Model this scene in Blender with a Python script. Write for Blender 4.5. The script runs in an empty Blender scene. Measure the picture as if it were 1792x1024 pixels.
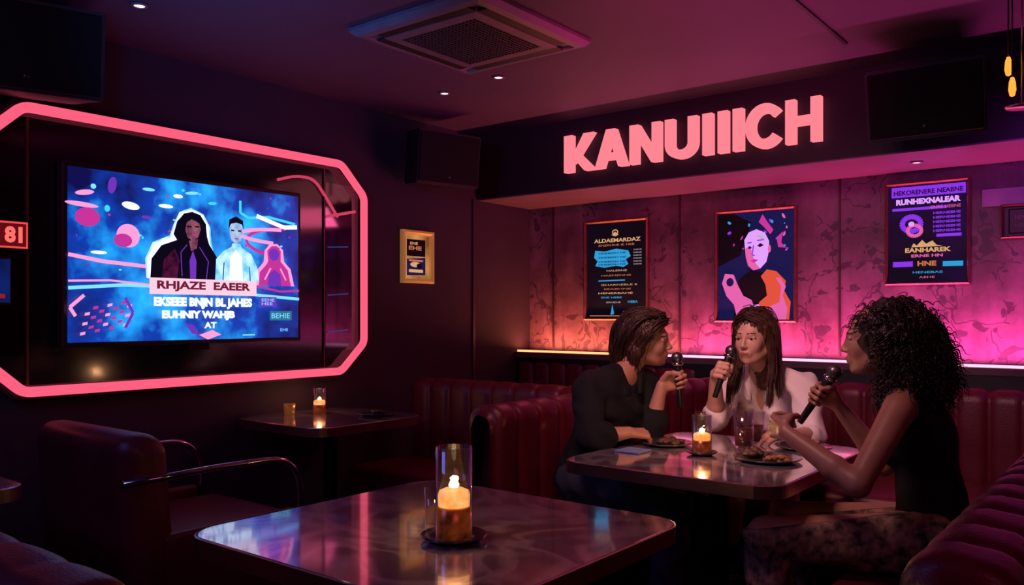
import bpy, bmesh, math, random
import numpy as np
from mathutils import Vector, Matrix
random.seed(4); rng=np.random.RandomState(4)
SC=bpy.context.scene
COL=SC.collection
V=Vector
def lin(c): return tuple(((x/255)/12.92 if x/255<=.04045 else ((x/255+.055)/1.055)**2.4) for x in c)
# ---------------------------------------------------------------- materials
MATS={}
def mat(name,col=(.5,.5,.5),col2=None,scale=8,rough=.5,metal=0,bump=0,bscale=60,em=None,es=0,em2=None,coat=0,spec=.5,alpha=None):
    if name in MATS: return MATS[name]
    m=bpy.data.materials.new(name); m.use_nodes=True; nt=m.node_tree; N=nt.nodes; L=nt.links
    b=N['Principled BSDF']
    b.inputs['Roughness'].default_value=rough; b.inputs['Metallic'].default_value=metal
    b.inputs['Coat Weight'].default_value=coat; b.inputs['Coat Roughness'].default_value=.08
    b.inputs['Specular IOR Level'].default_value=spec
    tc=N.new('ShaderNodeTexCoord'); no=N.new('ShaderNodeTexNoise'); no.inputs['Scale'].default_value=scale; no.inputs['Detail'].default_value=5
    L.new(tc.outputs['Object'],no.inputs['Vector'])
    rp=N.new('ShaderNodeValToRGB'); rp.color_ramp.elements[0].position=.35; rp.color_ramp.elements[1].position=.68
    c2=col2 if col2 else tuple(x*.78 for x in col)
    rp.color_ramp.elements[0].color=(*col,1); rp.color_ramp.elements[1].color=(*c2,1)
    L.new(no.outputs['Fac'],rp.inputs['Fac']); L.new(rp.outputs['Color'],b.inputs['Base Color'])
    if bump:
        n2=N.new('ShaderNodeTexNoise'); n2.inputs['Scale'].default_value=bscale; L.new(tc.outputs['Object'],n2.inputs['Vector'])
        bp=N.new('ShaderNodeBump'); bp.inputs['Strength'].default_value=bump; bp.inputs['Distance'].default_value=.01
        L.new(n2.outputs['Fac'],bp.inputs['Height']); L.new(bp.outputs['Normal'],b.inputs['Normal'])
    if em:
        b.inputs['Emission Strength'].default_value=es
        if em2:
            r2=N.new('ShaderNodeValToRGB'); r2.color_ramp.elements[0].color=(*em,1); r2.color_ramp.elements[1].color=(*em2,1)
            r2.color_ramp.elements[0].position=.35; r2.color_ramp.elements[1].position=.65
            L.new(no.outputs['Fac'],r2.inputs['Fac']); L.new(r2.outputs['Color'],b.inputs['Emission Color'])
        else: b.inputs['Emission Color'].default_value=(*em,1)
    MATS[name]=m; return m
def emat(name,rgb,s=1.0,rgb2=None,scale=5):
    return mat(name,(.01,.01,.01),em=lin(rgb),es=s,em2=lin(rgb2) if rgb2 else None,scale=scale,rough=.6,spec=.1)
def glassmat(name,tint=(.9,.9,.92),k=.6,base=.05,rough=.03):
    if name in MATS: return MATS[name]
    m=bpy.data.materials.new(name); m.use_nodes=True; nt=m.node_tree; N=nt.nodes; L=nt.links; N.clear()
    o=N.new('ShaderNodeOutputMaterial'); mx=N.new('ShaderNodeMixShader'); t=N.new('ShaderNodeBsdfTransparent'); g=N.new('ShaderNodeBsdfGlossy')
    lw=N.new('ShaderNodeLayerWeight'); lw.inputs['Blend'].default_value=.25
    ma=N.new('ShaderNodeMath'); ma.operation='MULTIPLY_ADD'; ma.inputs[1].default_value=k; ma.inputs[2].default_value=base
    nz=N.new('ShaderNodeTexNoise'); nz.inputs['Scale'].default_value=20
    mr=N.new('ShaderNodeMath'); mr.operation='MULTIPLY'; mr.inputs[1].default_value=rough*2
    L.new(nz.outputs['Fac'],mr.inputs[0]); L.new(mr.outputs[0],g.inputs['Roughness'])
    t.inputs['Color'].default_value=(*tint,1); g.inputs['Color'].default_value=(1,1,1,1)
    L.new(lw.outputs['Facing'],ma.inputs[0]); L.new(ma.outputs[0],mx.inputs[0]); L.new(t.outputs[0],mx.inputs[1]); L.new(g.outputs[0],mx.inputs[2]); L.new(mx.outputs[0],o.inputs[0])
    MATS[name]=m; return m

M_leather=mat('burgundy_leather',(.125,.006,.018),(.085,.004,.012),scale=6,rough=.42,bump=.12,bscale=150)
M_black=mat('black_plastic',(.008,.008,.009),rough=.45,bump=.05)
M_blackmetal=mat('black_metal',(.012,.011,.012),rough=.35,metal=.6)
M_brass=mat('brass_trim',(.72,.55,.42),(.6,.44,.32),rough=.28,metal=1)
M_copper=mat('copper_frame',(.24,.12,.075),(.17,.085,.055),rough=.4,metal=.8,scale=20)
M_chrome=mat('chrome',(.6,.6,.62),rough=.12,metal=1)
M_wallL=mat('plum_paint',(.042,.020,.042),(.034,.016,.035),scale=3,rough=.75,bump=.08,bscale=90)
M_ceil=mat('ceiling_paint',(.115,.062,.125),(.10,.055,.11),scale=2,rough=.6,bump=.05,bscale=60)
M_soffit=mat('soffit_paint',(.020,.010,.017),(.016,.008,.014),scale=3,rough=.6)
M_floor=mat('dark_floor',(.016,.012,.014),(.01,.008,.01),scale=4,rough=.35)
M_neon=emat('pink_neon',(244,88,118),1.2)
M_letter=emat('letter_glow',(255,128,140),1.1)
M_glass=glassmat('clear_glass',(.82,.80,.84),.5,.05)
M_glass2=glassmat('tumbler_glass',(.93,.92,.93),.42,.02)
M_amber=mat('amber_drink',(.06,.014,.004),(.09,.022,.006),rough=.1,coat=.3)
M_plate=mat('dark_plate',(.05,.045,.05),rough=.2,coat=.4)
M_food=mat('dark_food',(.10,.035,.015),(.03,.02,.01),scale=60,rough=.6,bump=.5,bscale=120)
M_food2=mat('golden_food',(.45,.2,.06),(.25,.1,.03),scale=60,rough=.6,bump=.5,bscale=120)
M_wax=emat('glowing_wax',(255,150,62),1.9,(255,190,110),40)
M_flame=emat('flame_core',(255,215,150),6)

# ---------------------------------------------------------------- mesh helpers
def new(name,verts,faces,mats,smooth=True,fm=None):
    me=bpy.data.meshes.new(name); me.from_pydata([tuple(v) for v in verts],[],faces); me.update()
    if not isinstance(mats,(list,tuple)): mats=[mats]
    for m in mats: me.materials.append(m)
    if fm is not None: me.polygons.foreach_set('material_index',fm)
    if smooth: me.polygons.foreach_set('use_smooth',[True]*len(me.polygons))
    ob=bpy.data.objects.new(name,me); COL.objects.link(ob); return ob
def from_bm(name,bm,mats,smooth=False):
    me=bpy.data.meshes.new(name); bm.to_mesh(me); bm.free()
    if not isinstance(mats,(list,tuple)): mats=[mats]
    for m in mats: me.materials.append(m)
    if smooth: me.polygons.foreach_set('use_smooth',[True]*len(me.polygons))
    ob=bpy.data.objects.new(name,me); COL.objects.link(ob); return ob
def box(name,lo,hi,m,bev=0,seg=3,rot=None,center=None,smooth=None):
    lo=V(lo);hi=V(hi); bm=bmesh.new(); bmesh.ops.create_cube(bm,size=1)
    sz=hi-lo; c=(lo+hi)/2
    for v in bm.verts: v.co=V((v.co.x*sz.x,v.co.y*sz.y,v.co.z*sz.z))
    if bev: bmesh.ops.bevel(bm,geom=bm.edges[:],offset=bev,segments=seg,profile=.5,affect='EDGES')
    R=rot.to_4x4() if rot is not None else Matrix()
    bmesh.ops.transform(bm,matrix=Matrix.Translation(c)@R,verts=bm.verts)
    return from_bm(name,bm,m,smooth=bool(bev) and (smooth is not False) and seg>2)
def thing(name,loc,label,cat,group=None):
    e=bpy.data.objects.new(name,None); e.empty_display_size=.05; e.location=loc; COL.objects.link(e)
    e['label']=label; e['category']=cat
    if group: e['group']=group
    return e
def par(ch,p):
    for c in (ch if isinstance(ch,(list,tuple)) else [ch]):
        c.parent=p
        def wm(o):
            m=o.matrix_basis
            return m if o.parent is None else wm(o.parent)@o.matrix_parent_inverse@m
        c.matrix_parent_inverse=wm(p).inverted()
    return ch
def tag(o,label,cat,group=None):
    o['label']=label;o['category']=cat
    if group:o['group']=group
    return o
def struct(o): o['kind']='structure'; return o
def lathe(name,prof,m,loc=(0,0,0),axis=(0,0,1),n=32,fm=None):
    ax=V(axis).normalized(); q=V((0,0,1)).rotation_difference(ax)
    vs=[];fs=[];mi=[]
    for r,z in prof:
        for i in range(n):
            a=2*math.pi*i/n; vs.append(V(loc)+q@V((max(r,1e-5)*math.cos(a),max(r,1e-5)*math.sin(a),z)))
    for j in range(len(prof)-1):
        for i in range(n):
            k=(i+1)%n; fs.append((j*n+i,j*n+k,(j+1)*n+k,(j+1)*n+i)); mi.append(fm[j] if fm else 0)
    return new(name,vs,fs,m,True,mi if fm else None)
def tube(name,pts,r,m,n=10,closed=False,flat=1.0):
    pts=[V(p) for p in pts]; N=len(pts); vs=[];fs=[]; prev=None
    for i,p in enumerate(pts):
        a=pts[i-1] if (i>0 or closed) else p; b=pts[(i+1)%N] if (i<N-1 or closed) else p
        t=(b-a).normalized()
        if prev is None:
            u=t.cross(V((0,0,1)))
            if u.length<.1:u=t.cross(V((1,0,0)))
        else: u=prev-t*prev.dot(t)
        u.normalize(); prev=u; w=t.cross(u); rr=r[i] if isinstance(r,(list,tuple)) else r
        for k in range(n):
            an=2*math.pi*k/n; vs.append(p+u*math.cos(an)*rr+w*math.sin(an)*rr*flat)
    for i in range(N if closed else N-1):
        for k in range(n):
            j=(i+1)%N; fs.append((i*n+k,i*n+(k+1)%n,j*n+(k+1)%n,j*n+k))
    if not closed: fs.append(tuple(range(n))[::-1]); fs.append(tuple((N-1)*n+k for k in range(n)))
    return new(name,vs,fs,m)
def smooth_path(pts,r=.05,seg=6,closed=False):
    pts=[V(p) for p in pts]; out=[]; N=len(pts)
    for i,p in enumerate(pts):
        if not closed and i in(0,N-1): out.append(p); continue
        a=pts[i-1]; b=pts[(i+1)%N]; ra=min(r,(a-p).length*.45); rb=min(r,(b-p).length*.45)
        p0=p+(a-p).normalized()*ra; p2=p+(b-p).normalized()*rb
        for k in range(seg+1):
            t=k/seg; out.append(p0*(1-t)**2+p*2*t*(1-t)+p2*t*t)
    return out
def prism(name,pts2,z0,z1,m,bev=0,seg=2,mats=None):
    bm=bmesh.new(); vs=[bm.verts.new((x,y,z0)) for x,y in pts2]; f=bm.faces.new(vs)
    r=bmesh.ops.extrude_face_region(bm,geom=[f]); bmesh.ops.translate(bm,vec=(0,0,z1-z0),verts=[v for v in r['geom'] if isinstance(v,bmesh.types.BMVert)])
    bmesh.ops.recalc_face_normals(bm,faces=bm.faces)
    if bev:
        es=[e for e in bm.edges if abs(e.verts[0].co.z-e.verts[1].co.z)<1e-5]
        bmesh.ops.bevel(bm,geom=es,offset=bev,segments=seg,profile=.5,affect='EDGES')
    return from_bm(name,bm,m)
def rrect(x0,y0,x1,y1,r,n=8):
    o=[]
    for cx,cy,a in((x1-r,y1-r,0),(x0+r,y1-r,90),(x0+r,y0+r,180),(x1-r,y0+r,270)):
        for k in range(n+1):
            t=math.radians(a+90*k/n); o.append((cx+r*math.cos(t),cy+r*math.sin(t)))
    return o
TC={}
def text_polys(s,bold=0.0):
    if (s,bold) in TC: return TC[(s,bold)]
    cu=bpy.data.curves.new('t','FONT'); cu.body=s; cu.size=1; cu.offset=bold; cu.resolution_u=3
    ob=bpy.data.objects.new('t',cu); COL.objects.link(ob); bpy.context.view_layer.update()
    dg=bpy.context.evaluated_depsgraph_get(); me=bpy.data.meshes.new_from_object(ob.evaluated_get(dg))
    vs=np.array([v.co[:] for v in me.vertices]) if len(me.vertices) else np.zeros((1,3)); fs=[tuple(p.vertices) for p in me.polygons]
    bpy.data.objects.remove(ob); bpy.data.meshes.remove(me); bpy.data.curves.remove(cu)
    mn=vs.min(0); mx=vs.max(0); w=max(mx[0]-mn[0],1e-4); h=max(mx[1]-mn[1],1e-4)
    vs=(vs[:,:2]-mn[:2])/np.array([w,h]); TC[(s,bold)]=(vs,fs); return TC[(s,bold)]
class Art:
    """flat picture made of coloured shapes lying on a rectangular surface"""
    def __init__(s,o,U,Vv,w,h): s.o=V(o);s.U=V(U);s.V=V(Vv);s.n=s.U.cross(s.V);s.w=w;s.h=h;s.vs=[];s.fs=[];s.fm=[];s.mats=[];s.L=0
    def mi(s,m):
        if m not in s.mats:s.mats.append(m)
        return s.mats.index(m)
    def pt(s,x,y,l): return s.o+s.U*(x*s.w)+s.V*(y*s.h)+s.n*(.00025*l)
    def poly(s,pts,m,l=None):
        s.L+=1; l=s.L if l is None else l; b=len(s.vs)
        s.vs+=[s.pt(x,y,l) for x,y in pts]; s.fs.append(tuple(range(b,b+len(pts)))); s.fm.append(s.mi(m))
    def rect(s,x0,y0,x1,y1,m,sk=0): s.poly([(x0,y0),(x1,y0),(x1+sk,y1),(x0+sk,y1)],m)
    def ell(s,cx,cy,rx,ry,m,rot=0,n=20):
        c,d=math.cos(rot),math.sin(rot); s.poly([(cx+rx*math.cos(a)*c-ry*math.sin(a)*d,cy+rx*math.cos(a)*d+ry*math.sin(a)*c) for a in [2*math.pi*i/n for i in range(n)]],m)
    def line(s,pts,wd,m):
        s.L+=1
        asp=s.w/s.h
        for i in range(len(pts)-1):
            (x0,y0),(x1,y1)=pts[i],pts[i+1]; dx,dy=(x1-x0)*asp,(y1-y0); q=math.hypot(dx,dy) or 1; nx,ny=-dy/q*wd/asp,dx/q*wd
            L0=s.L; s.poly([(x0-nx,y0-ny),(x1-nx,y1-ny),(x1+nx,y1+ny),(x0+nx,y0+ny)],m,L0); s.L=L0
    def ring(s,cx,cy,rx,ry,wd,m,a0=0,a1=360,n=24):
        s.line([(cx+rx*math.cos(math.radians(a0+(a1-a0)*i/n)),cy+ry*math.sin(math.radians(a0+(a1-a0)*i/n))) for i in range(n+1)],wd,m)
    def text(s,t,x0,y0,x1,y1,m,bold=.02):
        s.L+=1; vs,fs=text_polys(t,bold); b=len(s.vs)
        s.vs+=[s.pt(x0+(x1-x0)*v[0],y0+(y1-y0)*v[1],s.L) for v in vs]; s.fs+=[tuple(b+i for i in f) for f in fs]; s.fm+=[s.mi(m)]*len(fs)
    def build(s,name): return new(name,s.vs,s.fs,s.mats,False,s.fm)

# ---------------------------------------------------------------- ROOM
XR,YF,ZC=4.9,-6.4,2.44
def backwall_mat():
    m=bpy.data.materials.new('worn_panel_wall'); m.use_nodes=True; nt=m.node_tree;N=nt.nodes;L=nt.links;b=N['Principled BSDF']
    tc=N.new('ShaderNodeTexCoord')
    n1=N.new('ShaderNodeTexNoise'); n1.inputs['Scale'].default_value=2.6; n1.inputs['Detail'].default_value=10; n1.inputs['Roughness'].default_value=.66; L.new(tc.outputs['Object'],n1.inputs['Vector'])
    r1=N.new('ShaderNodeValToRGB'); e=r1.color_ramp.elements; e[0].position=.38;e[0].color=(.13,.055,.085,1); e[1].position=.64;e[1].color=(.30,.16,.22,1)
    L.new(n1.outputs['Fac'],r1.inputs['Fac'])
    mp=N.new('ShaderNodeMapping'); mp.inputs['Scale'].default_value=(9,1,.6); L.new(tc.outputs['Object'],mp.inputs['Vector'])
    n2=N.new('ShaderNodeTexNoise'); n2.inputs['Scale'].default_value=1.5; n2.inputs['Detail'].default_value=3; L.new(mp.outputs['Vector'],n2.inputs['Vector'])
    r2=N.new('ShaderNodeValToRGB'); r2.color_ramp.elements[0].position=.40; r2.color_ramp.elements[0].color=(.6,.55,.55,1); r2.color_ramp.elements[1].position=.62; r2.color_ramp.elements[1].color=(1,1,1,1); L.new(n2.outputs['Fac'],r2.inputs['Fac'])
    m1=N.new('ShaderNodeMix'); m1.data_type='RGBA'; m1.blend_type='MULTIPLY'; m1.inputs[0].default_value=.4
    L.new(r1.outputs['Color'],m1.inputs[6]); L.new(r2.outputs['Color'],m1.inputs[7])
    nw=N.new('ShaderNodeTexNoise'); nw.inputs['Scale'].default_value=4; nw.inputs['Detail'].default_value=3; L.new(tc.outputs['Object'],nw.inputs['Vector'])
    ad=N.new('ShaderNodeMix'); ad.data_type='RGBA'; ad.inputs[0].default_value=.3; L.new(tc.outputs['Object'],ad.inputs[6]); L.new(nw.outputs['Color'],ad.inputs[7])
    vo=N.new('ShaderNodeTexVoronoi'); vo.feature='DISTANCE_TO_EDGE'; vo.inputs['Scale'].default_value=5; L.new(ad.outputs[2],vo.inputs['Vector'])
    lt=N.new('ShaderNodeMath'); lt.operation='LESS_THAN'; lt.inputs[1].default_value=.014; L.new(vo.outputs['Distance'],lt.inputs[0])
    v2=N.new('ShaderNodeTexVoronoi'); v2.inputs['Scale'].default_value=17; L.new(ad.outputs[2],v2.inputs['Vector'])
    l2=N.new('ShaderNodeMath'); l2.operation='LESS_THAN'; l2.inputs[1].default_value=.36; L.new(v2.outputs['Distance'],l2.inputs[0])
    nr=N.new('ShaderNodeMath'); nr.operation='LESS_THAN'; nr.inputs[1].default_value=.14; L.new(vo.outputs['Distance'],nr.inputs[0])
    l3=N.new('ShaderNodeMath'); l3.operation='MULTIPLY'; L.new(l2.outputs[0],l3.inputs[0]); L.new(nr.outputs[0],l3.inputs[1])
    n3=N.new('ShaderNodeTexNoise'); n3.inputs['Scale'].default_value=2.4; L.new(tc.outputs['Object'],n3.inputs['Vector'])
    g3=N.new('ShaderNodeMath'); g3.operation='GREATER_THAN'; g3.inputs[1].default_value=.47; L.new(n3.outputs['Fac'],g3.inputs[0])
    mm=N.new('ShaderNodeMath'); mm.operation='MAXIMUM'; L.new(lt.outputs[0],mm.inputs[0]); L.new(l3.outputs[0],mm.inputs[1])
    mk=N.new('ShaderNodeMath'); mk.operation='MULTIPLY'; L.new(mm.outputs[0],mk.inputs[0]); L.new(g3.outputs[0],mk.inputs[1])
    mf=N.new('ShaderNodeMath'); mf.operation='MULTIPLY'; mf.inputs[1].default_value=.7; L.new(mk.outputs[0],mf.inputs[0])
    m2=N.new('ShaderNodeMix'); m2.data_type='RGBA'; L.new(mf.outputs[0],m2.inputs[0]); L.new(m1.outputs[2],m2.inputs[6]); m2.inputs[7].default_value=(.045,.018,.04,1)
    L.new(m2.outputs[2],b.inputs['Base Color']); b.inputs['Roughness'].default_value=.45
    bp=N.new('ShaderNodeBump'); bp.inputs['Strength'].default_value=.12; bp.inputs['Distance'].default_value=.01; L.new(n1.outputs['Fac'],bp.inputs['Height']); L.new(bp.outputs['Normal'],b.inputs['Normal'])
    return m
M_back=backwall_mat()
struct(box('floor',(-.1,YF,-.1),(XR,.1,0),M_floor))
struct(box('ceiling',(-.1,YF,ZC),(XR,.1,ZC+.1),M_ceil))
struct(box('wall_left',(-.1,YF,0),(0,.1,ZC),M_wallL))
struct(box('wall_back',(0,0,0),(XR,.1,ZC),M_back))
struct(box('wall_right',(XR,YF,0),(XR+.1,.1,ZC),M_wallL))
struct(box('wall_front',(-.1,YF-.1,0),(XR+.1,YF,ZC),M_wallL))
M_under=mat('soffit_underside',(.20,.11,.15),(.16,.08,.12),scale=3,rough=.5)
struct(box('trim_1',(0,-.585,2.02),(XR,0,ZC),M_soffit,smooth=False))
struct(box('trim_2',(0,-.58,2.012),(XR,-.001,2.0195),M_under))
struct(box('trim_3',(0,-.632,.80),(.012,-.615,2.01),mat('plum_metal_trim',(.12,.06,.09),rough=.4,metal=.5)))
n=4
M_seam=mat('seam_metal',(.10,.04,.05),rough=.4,metal=.5)
for x in (.21,1.188,2.17,3.15,4.13):
    struct(box('trim_%d'%n,(x-.006,-.008,1.02),(x+.006,-.0005,2.01),M_seam)); n+=1
struct(box('baseboard_left',(0,YF,0),(.015,-.2,.1),M_black))
struct(box('trim_%d'%n,(0,-.17,.955),(XR,-.001,.995),mat('ledge_lacquer',(.12,.07,.08),rough=.3),bev=.004,seg=2)); n+=1
struct(box('trim_%d'%n,(0,-.165,.3),(XR,-.001,.955),M_black)); n+=1
M_leda=emat('led_warm',(255,150,95),2.6); M_ledb=emat('led_pink',(255,150,190),2.6)
for i,(xa,xb,mm) in enumerate(((.01,1.15,M_leda),(1.16,XR-.02,M_ledb))):
    s=box('led_strip',(xa,-.158,.996),(xb,-.135,1.008),mm); tag(s,'thin glowing LED strip lying along the wall ledge','light strip','ledge light strips')

# ---------------------------------------------------------------- neon media wall
nw=thing('neon_media_panel',(.0,-2.6,.94),'black gloss media panel outlined by a chamfered pink neon tube','wall panel')
ya,yb,yc,yd=-3.566,-3.401,-1.791,-1.627; za,zb,zc,zd=.945,1.096,1.915,2.076
oct_=[(yb,zd),(yc,zd),(yd,zc),(yd,zb),(yc,za),(yb,za),(ya,zb),(ya,zc)]
gloss=mat('black_gloss',(.006,.006,.010),rough=.12,coat=.6)
bm=bmesh.new(); f=bm.faces.new([bm.verts.new((.002,y,z)) for y,z in oct_]); r=bmesh.ops.extrude_face_region(bm,geom=[f]); bmesh.ops.translate(bm,vec=(.018,0,0),verts=[v for v in r['geom'] if isinstance(v,bmesh.types.BMVert)]); bmesh.ops.recalc_face_normals(bm,faces=bm.faces)
par(from_bm('panel',bm,gloss),nw)
def octring(k0,k1,x0,x1,m,name):
    cy,cz=(ya+yd)/2,(za+zd)/2; vs=[];fs=[]
    def sc(y,z,k): return (y+math.copysign(k,y-cy)*(1),z+math.copysign(k,z-cz))
    for (y,z) in oct_:
        for k,x in((k0,x0),(k1,x0),(k1,x1),(k0,x1)):
            a,b=sc(y,z,k); vs.append((x,a,b))
    for i in range(8):
        j=(i+1)%8
        for k in range(4):
            l=(k+1)%4; fs.append((i*4+k,i*4+l,j*4+l,j*4+k))
    return new(name,vs,fs,m,False)
par(octring(-.03,.02,.0,.05,M_black,'frame_rim'),nw)
par(tube('neon_tube',[(.062,p.x,p.y) for p in smooth_path([V((y,z,0)) for y,z in oct_],.03,4,True)],.021,M_neon,n=10,closed=True),nw)
M_mir=mat('smoked_mirror',(.14,.13,.16),rough=.06,metal=1)
par(box('mirror_panel',(.0215,-1.87,1.06),(.026,-1.665,1.97),M_mir),nw)
par(box('mirror_panel',(.0215,-3.54,1.09),(.026,-3.385,1.92),M_mir),nw)
par(box('panel_trim',(.021,-3.375,.97),(.03,-3.367,2.04),M_copper),nw)
par(box('panel_trim',(.021,-1.882,.97),(.03,-1.876,2.04),M_copper),nw)
M_refl=emat('pink_neon_reflection',(215,65,100),.9)
par(tube('painted_glow',smooth_path([(.03,-2.18,1.945),(.03,-2.07,1.98),(.03,-1.95,1.98),(.03,-1.87,1.89),(.03,-1.79,1.79)],.08),.008,M_refl,n=6),nw)  # pink glowing tubes imitate the neon's reflection in the gloss and mirror
par(tube('painted_glow',[(.034,-1.87,1.785),(.034,-1.67,1.83)],.009,M_refl,n=6),nw)
for z in (1.62,1.36,1.16): par(tube('painted_glow',[(.034,-1.86,z),(.034,-1.72,z+.01)],.003,emat('blue_accent',(70,90,170),.5),n=6),nw)
rs=thing('red_sign',(.03,-3.42,1.56),'small red illuminated sign with glowing characters on the black panel','sign')
A=Art((.041,-3.50,1.515),(0,1,0),(0,0,1),.125,.105); A.rect(0,0,1,1,emat('sign_red',(240,80,75),1.0)); A.rect(.0,.07,.95,.93,emat('sign_dark',(110,12,22),.8)); A.text('81',.32,.2,.84,.82,emat('sign_red2',(255,110,100),1.1),.05)
par([box('sign_body',(.0265,-3.505,1.51),(.04,-3.37,1.625),M_black,.003,2),A.build('sign_face')],rs)
sm=thing('small_monitor',(.03,-3.45,1.30),'small dark wall display glowing blue','monitor')
A=Art((.041,-3.53,1.30),(0,1,0),(0,0,1),.09,.17); A.rect(0,0,1,1,emat('dim_blue',(15,40,120),.7,(5,10,50))); A.rect(.1,.1,.8,.2,emat('dim_red',(160,30,40),.9))
par([box('monitor_body',(.0265,-3.535,1.29),(.04,-3.435,1.48),M_black,.003,2),A.build('monitor_screen')],sm)

# TV ---------------------------------------------------------
tv=thing('television',(.03,-2.67,1.12),'wide flat television showing a karaoke programme with singers and captions','television')
par(box('tv_body',(.03,-3.262,1.118),(.085,-2.078,1.882),M_black,.006,2),tv)
par(box('tv_stand_bar',(.04,-2.70,1.09),(.08,-2.60,1.118),M_blackmetal),tv)
def tvbg():
    m=bpy.data.materials.new('tv_picture_background'); m.use_nodes=True; nt=m.node_tree;N=nt.nodes;L=nt.links;b=N['Principled BSDF']
    b.inputs['Base Color'].default_value=(.01,.01,.02,1); b.inputs['Roughness'].default_value=.4
    tc=N.new('ShaderNodeTexCoord'); g=N.new('ShaderNodeTexGradient'); g.gradient_type='SPHERICAL'; mp=N.new('ShaderNodeMapping')
    mp.inputs['Scale'].default_value=(0,1.15,1.25)
    mp.inputs['Location'].default_value=(0,2.62*1.15,-1.42*1.25)
    L.new(tc.outputs['Object'],mp.inputs['Vector']); L.new(mp.outputs['Vector'],g.inputs['Vector'])
    n=N.new('ShaderNodeTexNoise'); n.inputs['Scale'].default_value=6; n.inputs['Detail'].default_value=5; L.new(tc.outputs['Object'],n.inputs['Vector'])
    ad=N.new('ShaderNodeMath'); ad.operation='MULTIPLY_ADD'; ad.inputs[1].default_value=.75; L.new(g.outputs['Fac'],ad.inputs[0]); 
    s=N.new('ShaderNodeMath'); s.operation='MULTIPLY_ADD'; s.inputs[1].default_value=1.5; s.inputs[2].default_value=-.74; L.new(n.outputs['Fac'],s.inputs[0]); L.new(s.outputs[0],ad.inputs[2])
    r=N.new('ShaderNodeValToRGB'); e=r.color_ramp.elements; e[0].position=0; e[0].color=(*lin((4,8,58)),1); e[1].position=.9; e[1].color=(*lin((30,165,240)),1)
    x=e.new(.38); x.color=(*lin((4,46,138)),1)
    L.new(ad.outputs[0],r.inputs['Fac']); L.new(r.outputs['Color'],b.inputs['Emission Color']); b.inputs['Emission Strength'].default_value=1.8
    return m
A=Art((.0862,-3.243,1.138),(0,1,0),(0,0,1),1.147,.724)
W=emat('tv_white',(215,235,255),1.6); PK=emat('tv_pink',(250,150,205),1.2); MG=emat('tv_magenta',(190,50,150),1.1); PU=emat('tv_purple',(110,50,180),1.1); DK=emat('tv_dark',(8,8,28),.8); LB=emat('tv_lightblue',(110,195,255),1.5); CY=emat('tv_cyan',(60,205,235),1.2); BN=emat('tv_banner',(245,200,220),1.1)
A.rect(0,0,1,1,tvbg())
for cx,cy,rx,ry,ro,m_ in ((.06,.86,.035,.015,.3,PK),(.16,.92,.016,.05,-.1,PU),(.07,.72,.045,.055,0,MG),(.05,.79,.06,.014,-.1,PK),(.23,.81,.035,.022,-.3,W),(.37,.83,.03,.012,0,W),(.22,.63,.045,.07,0,PK),(.2,.6,.035,.04,0,MG),(.30,.92,.025,.01,0,LB),(.48,.93,.03,.01,.2,LB),(.11,.52,.03,.01,0,W),(.09,.9,.01,.015,0,LB),(.29,.75,.02,.01,0,PU),(.42,.9,.02,.012,0,W),(.57,.88,.02,.01,.2,CY),(.14,.78,.01,.02,0,CY)):
    A.ell(cx,cy,rx,ry,m_,ro)
A.ring(.95,.66,.22,.10,.012,MG,95,250); A.ring(.95,.70,.25,.05,.012,PK,100,250); A.line([(.70,.92),(.70,.84),(.74,.81),(.84,.83),(.98,.80)],.009,CY); A.line([(.78,.83),(.92,.77),(.99,.78)],.014,W)
A.poly([(.775,.36),(.78,.46),(.815,.52),(.82,.60),(.845,.645),(.885,.65),(.915,.61),(.92,.53),(.955,.48),(.975,.36)],PK)
A.poly([(.79,.36),(.795,.45),(.83,.505),(.838,.53),(.833,.60),(.855,.632),(.883,.635),(.903,.60),(.902,.53),(.94,.47),(.957,.36)],MG); A.ell(.868,.575,.026,.042,PU); A.poly([(.835,.36),(.84,.44),(.87,.47),(.9,.44),(.905,.36)],PU); A.line([(.82,.40),(.85,.48)],.006,PK); A.line([(.93,.40),(.90,.48)],.006,PK)
A.line([(0,.50),(.12,.47),(.3,.45)],.011,PK); A.line([(0,.31),(.2,.335),(.5,.33),(.8,.29),(1,.27)],.010,LB); A.line([(0,.35),(.15,.36),(.3,.34)],.006,PK); A.line([(.75,.36),(.9,.32),(1,.33)],.007,MG)
for i in range(26): A.ell(rng.uniform(.02,.98),rng.uniform(.38,.97),rng.uniform(.003,.008),rng.uniform(.004,.01),[PU,CY,LB,MG][i%4],0,8)
SKT=emat('tv_skin',(165,95,110),.9,(105,50,85),30); SK2=emat('tv_skin_light',(200,215,240),1.0,(110,160,220),30); NV0=emat('tv_shade',(40,90,160),1.0)
LBG=emat('tv_shirt_glow',(90,180,250),1.3,(190,230,255),22)
A.poly([(.285,.38),(.28,.50),(.31,.60),(.38,.65),(.395,.72),(.42,.80),(.47,.835),(.525,.80),(.555,.72),(.56,.62),(.60,.38)],LBG)
A.poly([(.290,.38),(.288,.50),(.318,.595),(.386,.64),(.400,.72),(.425,.795),(.471,.826),(.521,.795),(.548,.72),(.553,.62),(.592,.38)],W)
A.poly([(.30,.38),(.305,.50),(.345,.585),(.41,.625),(.395,.66),(.41,.74),(.44,.795),(.475,.81),(.51,.795),(.535,.74),(.54,.66),(.55,.61),(.585,.53),(.60,.38)],DK)
A.poly([(.445,.69),(.45,.74),(.475,.765),(.505,.75),(.512,.70),(.50,.65),(.478,.625),(.455,.645)],SKT); A.poly([(.46,.625),(.50,.64),(.495,.58),(.47,.56)],SKT)
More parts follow.
